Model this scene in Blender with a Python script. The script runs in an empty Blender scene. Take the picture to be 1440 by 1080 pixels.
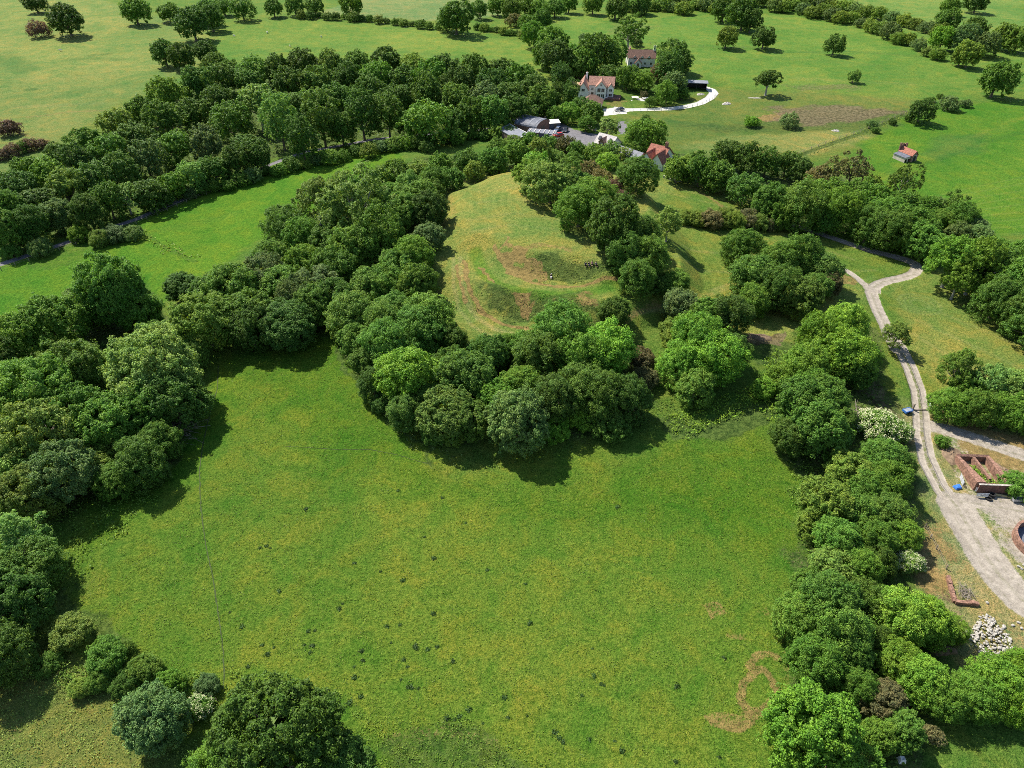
import bpy, math, random, re
import numpy as np
from mathutils import Vector

random.seed(7)
RNG = np.random.default_rng(11)
SC = bpy.context.scene
COL = SC.collection
R = math.radians

# ------------------------------------------------------------------ camera
F, PITCH, CAMH = 998.0, R(38.0), 95.0          # focal length in photo pixels (1440 wide), tilt, height
SP, CP = math.sin(PITCH), math.cos(PITCH)
cam_d = bpy.data.cameras.new('camera')
cam = bpy.data.objects.new('camera', cam_d)
COL.objects.link(cam)
cam.location = (0, 0, CAMH)
cam.rotation_euler = (R(90) - PITCH, 0, 0)
cam_d.sensor_fit = 'HORIZONTAL'
cam_d.angle = 2 * math.atan(720 / F)
cam_d.clip_start = 1.0
cam_d.clip_end = 20000
SC.camera = cam


def plane_pt(px, py, z=0.0):
    dv = (py - 540) / F
    d = (CAMH - z) / (SP + dv * CP)
    return (px - 720) / F * d, d * (CP - dv * SP), d


# ------------------------------------------------------------------ terrain
def seg_dist(x, y, poly, closed=False):
    pts = list(poly)
    if closed:
        pts = pts + [pts[0]]
    best = np.full(np.shape(x), 1e9)
    for (ax, ay), (bx, by) in zip(pts[:-1], pts[1:]):
        dx, dy = bx - ax, by - ay
        L = dx * dx + dy * dy + 1e-9
        t = np.clip(((x - ax) * dx + (y - ay) * dy) / L, 0, 1)
        best = np.minimum(best, (x - ax - t * dx) ** 2 + (y - ay - t * dy) ** 2)
    return np.sqrt(best)


def inside(x, y, poly):
    c = np.zeros(np.shape(x), bool)
    n = len(poly)
    for i in range(n):
        ax, ay = poly[i]
        bx, by = poly[(i + 1) % n]
        if ay == by:
            continue
        m = ((ay > y) != (by > y)) & (x < (bx - ax) * (y - ay) / (by - ay) + ax)
        c ^= m
    return c


def sdf(x, y, poly):
    d = seg_dist(x, y, poly, True)
    return np.where(inside(x, y, poly), -d, d)


def sstep(a, b, v):
    t = np.clip((v - a) / (b - a), 0, 1)
    return t * t * (3 - 2 * t)


PLAT = [plane_pt(a, b, 12)[:2] for a, b in ((645, 300), (648, 265), (700, 243), (760, 230), (830, 250), (862, 300),
                                            (880, 342), (850, 362), (800, 356), (750, 348), (705, 338), (668, 322))]


def terrain(x, y):
    x = np.asarray(x, float)
    y = np.asarray(y, float)
    z = 0.35 * np.sin(x * 0.045 + 1.3) * np.cos(y * 0.038) + 0.2 * np.sin(x * 0.11 + y * 0.07)
    z = z + 2.0 * sstep(330, 900, np.hypot(x, y)) * np.sin(x * 0.008 + 0.7) * np.sin(y * 0.009)
    d = sdf(x, y, PLAT) + 1.2 * np.sin(x * 0.21) * np.cos(y * 0.17)
    z = z + np.interp(d, [-40, -12, -3, 0, 1, 6, 7.5, 13, 14, 15, 21, 23, 34, 75], [13.2, 12.2, 11.6, 11.3, 10.9, 8.0, 7.6, 7.5, 7.7, 7.3, 3.6, 3.2, 2.4, 0])
    return z


TS = np.arange(40, 900, 1.2)


def unproj(px, py, dz=0.0):
    """Where the sight line through photo pixel (px, py) meets the ground raised by dz."""
    dx, dv = (px - 720) / F, (py - 540) / F
    X, Y, Z = TS * dx, TS * (CP - dv * SP), CAMH - TS * (SP + dv * CP)
    h = Z - terrain(X, Y) - dz
    k = np.argmax(h < 0)
    if h[k] >= 0:
        x, y, d = plane_pt(px, py, 0)
        return x, y, dz, d
    a = h[k - 1] / (h[k - 1] - h[k])
    d = TS[k - 1] + a * 1.2
    return d * dx, d * (CP - dv * SP), CAMH - d * (SP + dv * CP), d


def G(px, py):
    x, y, z, d = unproj(px, py)
    return Vector((x, y, float(terrain(x, y))))


def GP(*pts):
    return [tuple(G(a, b)[:2]) for a, b in pts]


def pp(s):
    """'x,y x,y' -> ground points"""
    return GP(*[tuple(float(v) for v in q.split(',')) for q in s.split()])


def tz(x, y):
    return float(terrain(x, y))


# ------------------------------------------------------------------ materials
def new_mat(name):
    m = bpy.data.materials.new(name)
    m.use_nodes = True
    nt = m.node_tree
    nt.nodes.clear()
    return m, nt


class NT:
    def __init__(s, nt):
        s.nt = nt

    def n(s, t, **kw):
        nd = s.nt.nodes.new(t)
        for k, v in kw.items():
            if k.startswith('i_'):
                key = k[2:]
                nd.inputs[int(key) if key.isdigit() else key].default_value = v
            else:
                setattr(nd, k, v)
        return nd

    def l(s, a, b):
        s.nt.links.new(a, b)

    def noise(s, vec, scale, detail=3, rough=.6, dist=0.0):
        nd = s.n('ShaderNodeTexNoise')
        nd.inputs['Scale'].default_value = scale
        nd.inputs['Detail'].default_value = detail
        nd.inputs['Roughness'].default_value = rough
        nd.inputs['Distortion'].default_value = dist
        s.l(vec, nd.inputs['Vector'])
        return nd.outputs[0]

    def math(s, op, a, b=None, c=None, clamp=False):
        nd = s.n('ShaderNodeMath', operation=op, use_clamp=clamp)
        for i, v in enumerate((a, b, c)):
            if v is None:
                continue
            if isinstance(v, (int, float)):
                nd.inputs[i].default_value = v
            else:
                s.l(v, nd.inputs[i])
        return nd.outputs[0]

    def ramp(s, v, a, b, oa=0.0, ob=1.0):
        nd = s.n('ShaderNodeMapRange', interpolation_type='SMOOTHSTEP')
        s.l(v, nd.inputs[0])
        for i, q in zip((1, 2, 3, 4), (a, b, oa, ob)):
            nd.inputs[i].default_value = q
        return nd.outputs[0]

    def mix(s, fac, a, b, blend='MIX'):
        nd = s.n('ShaderNodeMix', data_type='RGBA', blend_type=blend)
        for i, v in ((0, fac), (6, a), (7, b)):
            if isinstance(v, (int, float)):
                nd.inputs[i].default_value = v
            elif isinstance(v, (tuple, list)):
                nd.inputs[i].default_value = tuple(v) + ((1,) if len(v) == 3 else ())
            else:
                s.l(v, nd.inputs[i])
        return nd.outputs[2]

    def attr(s, name):
        nd = s.n('ShaderNodeAttribute', attribute_name=name)
        return nd


def simple_mat(name, col, rough=.8, vary=.25, scale=1.5, col2=None, bump=.0, spec=.3, metal=0.0):
    m, nt = new_mat(name)
    k = NT(nt)
    tc = k.n('ShaderNodeTexCoord').outputs['Object']
    v = k.noise(tc, scale, 5, .65)
    c2 = col2 or tuple(c * (1 - vary) for c in col)
    c = k.mix(k.ramp(v, .35, .65), c2, tuple(min(1, q * (1 + vary * .5)) for q in col))
    b = k.n('ShaderNodeBsdfPrincipled')
    k.l(c, b.inputs['Base Color'])
    b.inputs['Roughness'].default_value = rough
    b.inputs['Specular IOR Level'].default_value = spec
    b.inputs['Metallic'].default_value = metal
    if bump:
        bp = k.n('ShaderNodeBump')
        bp.inputs['Strength'].default_value = bump
        bp.inputs['Distance'].default_value = .1
        k.l(k.noise(tc, scale * 6, 3), bp.inputs['Height'])
        k.l(bp.outputs[0], b.inputs['Normal'])
    o = k.n('ShaderNodeOutputMaterial')
    k.l(b.outputs[0], o.inputs[0])
    return m


def ground_material():
    m, nt = new_mat('ground_cover')
    k = NT(nt)
    pos = k.n('ShaderNodeNewGeometry').outputs['Position']
    n50 = k.noise(pos, .022, 4, .65, .8)
    n8 = k.noise(pos, .16, 4, .65, .6)
    n1 = k.noise(pos, .9, 4, .65)
    n2 = k.noise(pos, 2.3, 3, .7)
    nf = k.noise(pos, 5.5, 3, .75)
    base = k.attr('field').outputs['Color']
    # broad and fine mottling of the sward
    c = k.mix(k.ramp(n50, .35, .65), k.mix(1.0, base, (.78, .91, .86), 'MULTIPLY'), k.mix(1.0, base, (1.22, 1.07, 1.1), 'MULTIPLY'))
    c = k.mix(k.ramp(n8, .44, .66, 0, .75), c, k.mix(1.0, c, (1.42, 1.06, .95), 'MULTIPLY'))
    c = k.mix(k.ramp(n8, .32, .48, .7, 0), c, k.mix(1.0, c, (.64, .88, .72), 'MULTIPLY'))
    c = k.mix(k.ramp(n1, .32, .5, .55, 0), c, k.mix(1.0, c, (.55, .72, .6), 'MULTIPLY'))
    c = k.mix(k.ramp(n1, .52, .70, 0, .5), c, k.mix(1.0, c, (1.4, 1.18, 1.3), 'MULTIPLY'))
    c = k.mix(k.ramp(n2, .36, .52, .75, 0), c, k.mix(1.0, c, (.45, .60, .45), 'MULTIPLY'))
    c = k.mix(k.ramp(n2, .52, .68, 0, .55), c, k.mix(1.0, c, (1.5, 1.3, 1.35), 'MULTIPLY'))
    c = k.mix(k.ramp(nf, .36, .52, .72, 0), c, k.mix(1.0, c, (.34, .44, .34), 'MULTIPLY'))
    c = k.mix(k.ramp(nf, .52, .68, 0, .75), c, k.mix(1.0, c, (1.75, 1.5, 1.6), 'MULTIPLY'))

    def masked(c, name, col, lo, hi, nz, amt, top=1.0):
        a = k.attr(name).outputs['Fac']
        v = k.math('ADD', a, k.math('MULTIPLY', k.math('SUBTRACT', nz, .5), amt))
        return k.mix(k.ramp(v, lo, hi, 0, top), c, col)

    yel = k.mix(k.ramp(nf, .4, .6), (.15, .16, .028), (.24, .19, .045))
    c = masked(c, 'yellow', yel, .50, .95, k.math('MULTIPLY', k.math('ADD', n8, n2), .5), 2.0, .5)
    rough = k.mix(k.ramp(n1, .35, .65), (.028, .055, .014), (.10, .15, .035))
    rough = k.mix(k.ramp(nf, .3, .6), k.mix(1.0, rough, (.5, .55, .5), 'MULTIPLY'), rough)
    c = masked(c, 'rough', rough, .35, .75, n2, 1.2, .8)
    bare = k.mix(k.ramp(n1, .35, .65), (.19, .125, .05), (.33, .215, .085))
    bare = k.mix(k.ramp(nf, .35, .6), k.mix(1.0, bare, (.72, .72, .7), 'MULTIPLY'), bare)
    c = masked(c, 'bare', bare, .38, .85, n2, 1.5, .78)
    brown = k.mix(k.ramp(n1, .35, .65), (.07, .05, .03), (.20, .15, .09))
    c = masked(c, 'brown', brown, .4, .8, n2, 1.4, .8)
    grav = k.mix(k.ramp(n1, .3, .7), (.27, .235, .19), (.40, .352, .29))
    grav = k.mix(k.ramp(nf, .35, .6), k.mix(1.0, grav, (.74, .74, .76), 'MULTIPLY'), grav)
    c = masked(c, 'track', grav, .38, .62, k.math('MULTIPLY', k.math('ADD', n1, n2), .5), 1.0)
    rut = k.mix(k.ramp(n1, .35, .65), (.135, .14, .06), (.24, .215, .165))
    c = masked(c, 'rut', rut, .35, .75, n2, 1.2, .5)
    tar = k.mix(k.ramp(n1, .3, .7), (.13, .125, .135), (.20, .19, .20))
    c = masked(c, 'tarmac', tar, .4, .6, n1, .3)
    conc = k.mix(k.ramp(n1, .3, .7), (.42, .405, .375), (.54, .525, .49))
    c = masked(c, 'concrete', conc, .45, .55, n1, .1)
    b = k.n('ShaderNodeBsdfPrincipled')
    k.l(c, b.inputs['Base Color'])
    b.inputs['Roughness'].default_value = .95
    b.inputs['Specular IOR Level'].default_value = .08
    hgt = k.math('ADD', k.math('MULTIPLY', n1, .45), k.math('ADD', k.math('MULTIPLY', n2, .4), k.math('MULTIPLY', nf, .28)))
    soft = k.math('SUBTRACT', 1.0, k.math('MULTIPLY', k.math('MAXIMUM', k.attr('track').outputs['Fac'], k.math('MAXIMUM', k.attr('tarmac').outputs['Fac'], k.attr('concrete').outputs['Fac'])), .8))
    bp = k.n('ShaderNodeBump')
    bp.inputs['Strength'].default_value = .9
    bp.inputs['Distance'].default_value = .8
    k.l(k.math('MULTIPLY', hgt, soft), bp.inputs['Height'])
    k.l(bp.outputs[0], b.inputs['Normal'])
    o = k.n('ShaderNodeOutputMaterial')
    k.l(b.outputs[0], o.inputs[0])
    return m


def leaf_material(name, trans=.27):
    m, nt = new_mat(name)
    k = NT(nt)
    oi = k.n('ShaderNodeObjectInfo')
    base = oi.outputs['Color']
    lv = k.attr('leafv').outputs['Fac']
    tc = k.n('ShaderNodeTexCoord').outputs['Object']
    n = k.noise(tc, .45, 3, .6)
    c = k.mix(k.ramp(n, .35, .65), k.mix(1.0, base, (.80, .90, .85), 'MULTIPLY'), k.mix(1.0, base, (1.2, 1.08, 1.05), 'MULTIPLY'))
    c = k.mix(lv, k.mix(1.0, c, (.50, .56, .58), 'MULTIPLY'), k.mix(1.0, c, (1.75, 1.6, 1.4), 'MULTIPLY'))  # random per-leaf tone, spread cool-dark to warm-bright to imitate shaded and lit leaves
    b = k.n('ShaderNodeBsdfPrincipled')
    k.l(c, b.inputs['Base Color'])
    b.inputs['Roughness'].default_value = .6
    b.inputs['Specular IOR Level'].default_value = .22
    t = k.n('ShaderNodeBsdfTranslucent')
    k.l(k.mix(1.0, c, (1.45, 1.35, .6), 'MULTIPLY'), t.inputs['Color'])
    mx = k.n('ShaderNodeMixShader')
    mx.inputs[0].default_value = trans
    k.l(b.outputs[0], mx.inputs[1])
    k.l(t.outputs[0], mx.inputs[2])
    o = k.n('ShaderNodeOutputMaterial')
    k.l(mx.outputs[0], o.inputs[0])
    return m


M = {}
M['ground'] = ground_material()
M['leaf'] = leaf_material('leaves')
M['bark'] = simple_mat('bark', (.16, .125, .09), .9, .4, 3, bump=.4)
M['palebark'] = simple_mat('pale_bark', (.34, .31, .27), .9, .35, 3, bump=.4)
M['deadwood'] = simple_mat('dead_wood', (.30, .25, .21), .9, .4, 4)
M['blossom'] = simple_mat('cream_blossom', (.56, .57, .33), .8, .2, 5)


# ------------------------------------------------------------------ object helpers
def tag(o, label=None, cat=None, group=None, kind=None):
    if label:
        o['label'] = label
    if cat:
        o['category'] = cat
    if group:
        o['group'] = group
    if kind:
        o['kind'] = kind
    return o


def empty(name, loc=(0, 0, 0), rz=0.0):
    o = bpy.data.objects.new(name, None)
    COL.objects.link(o)
    o.location = loc
    o.rotation_euler = (0, 0, rz)
    o.empty_display_size = .5
    return o


def link(name, me, parent=None):
    o = bpy.data.objects.new(name, me)
    COL.objects.link(o)
    if parent is not None:
        o.parent = parent
    return o


def np_mesh(name, v, f, mat, smooth=False):
    """mesh from numpy vertices and an (n,4) or (n,3) face array"""
    me = bpy.data.meshes.new(name)
    v = np.asarray(v, np.float32)
    f = np.asarray(f, np.int32)
    k = f.shape[1]
    me.vertices.add(len(v))
    me.vertices.foreach_set('co', v.ravel())
    me.loops.add(f.size)
    me.loops.foreach_set('vertex_index', f.ravel())
    me.polygons.add(len(f))
    me.polygons.foreach_set('loop_start', np.arange(0, f.size, k, dtype=np.int32))
    if smooth:
        me.polygons.foreach_set('use_smooth', np.ones(len(f), bool))
    me.update(calc_edges=True)
    if mat:
        me.materials.append(mat)
    return me


class MB:
    """collects simple solids and links them as one mesh"""

    def __init__(s):
        s.v, s.f = [], []

    def add(s, vs, fs):
        o = len(s.v)
        s.v += [tuple(q) for q in vs]
        s.f += [tuple(i + o for i in q) for q in fs]
        return s

    def box(s, x0, x1, y0, y1, z0, z1):
        return s.add([(x0, y0, z0), (x1, y0, z0), (x1, y1, z0), (x0, y1, z0), (x0, y0, z1), (x1, y0, z1), (x1, y1, z1), (x0, y1, z1)],
                     [(3, 2, 1, 0), (4, 5, 6, 7), (0, 1, 5, 4), (1, 2, 6, 5), (2, 3, 7, 6), (3, 0, 4, 7)])

    def hull(s, low, high):
        """prism between two rings of equal length"""
        n = len(low)
        fs = [tuple(reversed(range(n))), tuple(range(n, 2 * n))]
        fs += [(i, (i + 1) % n, n + (i + 1) % n, n + i) for i in range(n)]
        return s.add(list(low) + list(high), fs)

    def slab(s, quad, t):
        """plate of thickness t hanging below a quad"""
        a, b, c = (Vector(quad[i]) for i in range(3))
        n = (b - a).cross(c - a).normalized() * t
        if n.z < 0:
            n = -n
        return s.hull([Vector(q) - n for q in quad], [Vector(q) for q in quad])

    def tube(s, pts, rad, n=6):
        rings = []
        for i, p in enumerate(pts):
            p = Vector(p)
            a = Vector(pts[max(i - 1, 0)])
            b = Vector(pts[min(i + 1, len(pts) - 1)])
            t = (b - a).normalized()
            u = t.orthogonal().normalized()
            w = t.cross(u)
            r = rad[i] if isinstance(rad, (list, tuple)) else rad
            rings.append([p + (u * math.cos(2 * math.pi * j / n) + w * math.sin(2 * math.pi * j / n)) * r for j in range(n)])
        o = len(s.v)
        for r in rings:
            s.v += [tuple(q) for q in r]
        for i in range(len(rings) - 1):
            for j in range(n):
                s.f.append((o + i * n + j, o + i * n + (j + 1) % n, o + (i + 1) * n + (j + 1) % n, o + (i + 1) * n + j))
        s.f.append(tuple(o + j for j in reversed(range(n))))
        s.f.append(tuple(o + (len(rings) - 1) * n + j for j in range(n)))
        return s

    def mesh(s, name, mat, smooth=False):
        me = bpy.data.meshes.new(name)
        me.from_pydata(s.v, [], s.f)
        me.materials.append(mat)
        if smooth:
            for p in me.polygons:
                p.use_smooth = True
        return me

    def build(s, name, mat, parent=None, smooth=False):
        return link(name, s.mesh(name, mat, smooth), parent)


def ordinal(n):
    w = ['first', 'second', 'third', 'fourth', 'fifth', 'sixth', 'seventh', 'eighth', 'ninth', 'tenth', 'eleventh', 'twelfth', 'thirteenth',
         'fourteenth', 'fifteenth', 'sixteenth', 'seventeenth', 'eighteenth', 'nineteenth', 'twentieth']
    if n < 20:
        return w[n]
    return 'twenty-' + w[n - 20] if n < 29 else 'thirtieth'

# ------------------------------------------------------------------ the ground sheet
def make_ground():
    # rows get longer with distance; the sheet runs on to the horizon
    ys = [-400, -200, -100, -60, -40, -25, -12, 0, 10, 18, 25]
    while ys[-1] < 640:
        y = ys[-1]
        ys.append(y + max(.24, (y * y + CAMH * CAMH) / 67450 * 1.25 * .62))
    while ys[-1] < 9000:
        ys.append(ys[-1] * 1.06)
    ys = np.array(ys)
    su = np.linspace(-.86, .86, 1060)
    tail = .86 * 1.12 ** np.arange(1, 24)
    su = np.concatenate([-tail[::-1], su, tail])
    wid = np.maximum(ys * .86 + 48, 60)              # half width seen at each row
    X = su[None, :] * wid[:, None]
    Y = np.repeat(ys[:, None], len(su), 1)
    x, y = X.ravel(), Y.ravel()
    Z = terrain(x, y)
    N = len(x)

    # ---- what grows where: colours of the swards (their own colours, in the open)
    fld = np.empty((N, 3))
    fld[:] = (.112, .175, .036)

    wx = 1.5 * np.sin(x * .31 + 1.2 * np.sin(y * .17)) + .8 * np.sin(x * .83 + y * .6) + .4 * np.sin(x * 2.1 - y * 1.3)
    wy = 1.5 * np.sin(y * .29 + 1.3 * np.sin(x * .19)) + .8 * np.sin(y * .77 - x * .5) + .4 * np.sin(y * 1.9 + x * 1.1)

    def field(px, col, soft=3.0):
        w = 1 - sstep(-soft, soft, sdf(x + wx, y + wy, pp(px)))
        fld[:] = fld * (1 - w[:, None]) + np.array(col) * w[:, None]

    field('60,900 330,500 480,450 640,660 960,620 1120,640 1120,1300 500,1300 100,960', (.116, .178, .026), 4)
    field('-700,-10 -700,330 0,262 180,140 300,85 300,28 200,20 100,-20', (.165, .205, .065), 6)
    field('300,88 305,30 430,25 620,36 740,62 775,92 740,108 500,90', (.128, .195, .042))
    field('430,22 520,-5 700,-5 720,20 640,30', (.15, .20, .085))
    field('770,20 1440,20 1440,130 1290,150 1080,130 960,100 800,60', (.115, .190, .040), 5)
    field('1040,0 1440,-30 1440,60 1330,60 1200,20', (.13, .20, .055), 5)
    field('860,165 1010,125 1100,128 1290,140 1280,165 1200,210 1090,232 960,215', (.128, .165, .045), 4)
    field('1090,225 1240,195 1190,182 1030,192 960,205 1010,222', (.20, .215, .075), 3)
    field('1200,205 1300,150 1700,120 1700,335 1400,330 1240,275', (.088, .185, .022), 3)
    field('-300,420 0,375 190,312 275,275 430,215 560,195 560,250 380,330 250,410 120,470 -300,560', (.092, .195, .018), 3)
    field('620,470 610,300 650,250 760,225 900,250 1010,262 1090,300 1280,365 1240,400 1160,470 1000,480 900,470 720,470', (.205, .232, .068), 4)
    field('850,450 905,300 960,258 1090,300 1240,370 1180,400 1000,480 900,480', (.150, .200, .045), 3)
    field('1090,305 1290,368 1250,400 1150,380', (.130, .185, .038), 3)
    field('1245,400 1300,375 1700,470 1700,600 1320,570 1270,480', (.190, .215, .060), 3)
    field('1230,570 1330,560 1440,620 1700,700 1700,960 1360,960 1300,820 1290,700', (.255, .235, .125), 3)
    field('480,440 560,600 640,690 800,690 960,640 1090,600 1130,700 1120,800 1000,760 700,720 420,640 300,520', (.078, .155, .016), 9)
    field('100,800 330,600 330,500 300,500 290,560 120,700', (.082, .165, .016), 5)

    field('-80,930 60,925 180,970 250,1000 250,1300 -200,1300', (.165, .190, .055), 3)

    def vein(px, w, amt=1.0):
        d = seg_dist(x, y, pp(px))
        return (1 - sstep(w * .4, w, d)) * amt

    def patch(px, soft=1.5, amt=1.0):
        return (1 - sstep(-soft, soft, sdf(x + wx, y + wy, pp(px)))) * amt

    mx = np.maximum
    # terrace and lanes of the mound kept greener
    for px, wd, am, cl in (('0,75 15,85 35,98', 9, .5, (.08, .145, .04)), ('95,84 130,82 170,84', 4, .5, (.085, .145, .04)), ('40,126 48,126', 3, .7, (.07, .13, .035)), ('130,78 150,76', 4, .7, (.08, .14, .04)),
                           ('10,110 90,112 160,100', 5, .4, (.20, .215, .075)), ('60,140 160,120 260,112', 5, .4, (.10, .17, .05)), ('-40,60 60,62 200,50', 6, .4, (.19, .21, .07)), ('20,150 140,146', 3, .5, (.20, .215, .085)),
                           ('320,60 420,50 560,52 700,70', 5, .35, (.17, .215, .05)), ('330,75 480,66 700,84', 4, .35, (.09, .16, .04)), ('800,30 960,36 1200,44', 6, .4, (.15, .205, .05)), ('980,85 1100,82 1230,92', 5, .35, (.09, .16, .04)),
                           ('1080,75 1190,72 1300,80', 2.5, .5, (.07, .135, .035)), ('1120,110 1280,118', 4, .4, (.16, .20, .06)), ('940,170 1010,178', 3, .6, (.06, .125, .04)), ('970,150 1040,172 1070,182', 3, .5, (.09, .15, .04)),
                           ('1240,300 1440,255', 3, .4, (.12, .215, .03)), ('1270,325 1440,300', 3, .4, (.075, .16, .02)), ('1250,245 1440,185', 2, .5, (.075, .15, .025)), ('230,260 330,215 420,250', 5, .35, (.12, .215, .02)), ('60,360 200,330 330,300', 3, .3, (.13, .20, .03)), ('647,362 649,395 657,425 671,447 694,462 730,472', .9, .8, (.29, .265, .12)), ('638,362 638,400 646,435 666,460 700,477', .7, .6, (.28, .26, .12)), ('880,446 920,436 950,425 975,418', .8, .7, (.28, .25, .12)), ('1000,408 1030,398 1060,385', .8, .5, (.26, .25, .11))):
        w = vein(px, wd, am)
        fld[:] = fld * (1 - w[:, None]) + np.array(cl) * w[:, None]
    g = mx(vein('668,355 680,384 700,401 735,412 790,415 840,409 885,398', 2.4), 0)
    fld[:] = fld * (1 - g[:, None]) + np.array((.125, .205, .036)) * g[:, None]
    for px in ('880,300 1000,300', '895,310 1010,316', '960,345 1100,362', '950,360 1090,384', '940,262 1060,292', '935,270 1050,298', '960,425 1080,385',
               '660,310 720,300 790,310 850,340', '665,325 720,316 790,324 850,350', '670,285 730,280 800,300', '672,270 740,262 780,280',
               '1100,330 1200,365', '1140,385 1230,380', '1300,430 1440,490', '1290,450 1440,520', '1285,470 1420,550'):
        w = vein(px, .9, .55)
        fld[:] = fld * (1 - w[:, None]) + np.array((.215, .23, .085)) * w[:, None]
    for a in range(9):                              # tramlines of the hay field on the right
        w = vein('%d,%d %d,%d' % (1290 - a * 4, 282 + a * 6, 1700, 190 + a * 17), .6, .45)
        fld[:] = fld * (1 - w[:, None]) + np.array((.14, .21, .05)) * w[:, None]
    w = patch('1235,260 1440,170 1700,110 1700,100 1440,160 1250,235', 2, .6)
    fld[:] = fld * (1 - w[:, None]) + np.array((.16, .215, .035)) * w[:, None]
    w = patch('1290,215 1330,188 1400,190 1380,210 1320,228', 3, .6)
    fld[:] = fld * (1 - w[:, None]) + np.array((.055, .135, .035)) * w[:, None]
    for cx, cy, rr in ((1293, 428, 2.2), (1293, 428, 3.6), (1293, 428, 5.0)):   # turning ring of tyre marks
        c = G(cx, cy)
        w = (1 - sstep(.25, .5, np.abs(np.hypot(x - c.x, y - c.y) - rr))) * .5
        fld[:] = fld * (1 - w[:, None]) + np.array((.23, .24, .10)) * w[:, None]

    dm = sdf(x, y, PLAT)
    st = np.sin((dm + .5 * np.sin(x * .12)) * 2 * np.pi / 2.1) * np.where((dm > -45) & (dm < 46), 1, 0) * (.55 + .45 * np.sin(x * .05 + y * .07))
    st = st * (1 - sstep(0, 1.5, dm) * (1 - sstep(21, 23, dm)) * .8)
    fld *= np.array([.88, .93, .74])
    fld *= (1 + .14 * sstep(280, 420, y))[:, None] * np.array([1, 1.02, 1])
    fld *= 1 + st[:, None] * np.array([.11, .07, .10])
    at = {}
    near = inside(x, y, pp('60,900 330,500 480,450 640,660 960,620 1120,640 1120,1200 500,1200 200,960'))
    at['yellow'] = near * .42
    at['rough'] = mx.reduce([patch('-60,900 60,920 180,960 300,1000 320,1300 -200,1300', 3, .5), patch('520,1040 660,1000 800,1090 640,1200', 2, .62),
                             patch('470,460 500,520 560,600 640,660 590,640 520,570 465,490', 1.2, .85), patch('930,590 1060,565 1080,520 1130,560 1090,600 960,630', 1.5, .9),
                             patch('1110,650 1160,650 1160,760 1130,760', 1.5, .8), patch('60,860 140,790 110,840 200,900 180,960', 1.5, .7),
                             patch('655,395 690,440 740,460 860,440 830,415 740,415 690,400', 1.2, .66), patch('745,358 760,390 800,396 850,390 882,372 850,366 800,362', .8, .72), patch('664,393 680,405 705,415 755,424 800,430 870,420 880,440 800,445 745,458 730,458 698,445 674,420', .8, .95),
                             patch('1060,480 1130,470 1130,520 1050,520', 2, .75), vein('205,330 235,350 275,368', 1.5, .5),
                             patch('100,310 200,300 200,340 20,390', 2, .5), patch('1340,600 1440,640 1440,690 1410,700 1330,650', 1, .45),
                             patch('930,175 1080,170 1290,150 1270,175 1180,186 1010,188', 4, .6), vein('1090,228 1190,195 1290,155', 2.0, .8),
                             vein('870,64 960,72 1080,70', 2, .35), patch('900,90 960,95 960,130 800,170 800,110', 5, .5)])
    woods = mx.reduce([patch('-400,360 0,362 190,300 275,265 430,208 700,178 770,160 755,110 600,95 400,92 280,120 180,170 60,240 -400,330', 4, 1.0),
                       patch('245,480 400,330 530,230 780,205 840,240 860,262 760,225 640,250 605,330 600,440 640,490 800,470 900,470 930,600 800,635 620,625 520,560 470,470', 3, 1.0),
                       patch('-300,520 210,400 250,480 270,560 250,650 60,760 60,900 -300,1000', 3, 1.0),
                       patch('1110,470 1240,450 1280,620 1280,840 1350,900 1330,980 1280,1200 1110,1200 1120,800 1100,600', 2, 1.0),
                       patch('930,215 1100,225 1340,290 1440,360 1440,470 1380,410 1300,365 1150,320 1060,290', 2, 1.0)])
    at['rough'] = mx(at['rough'], woods * .72)
    x0_, y0_ = x, y
    x, y = x + .3 * wx, y + .3 * wy
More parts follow.
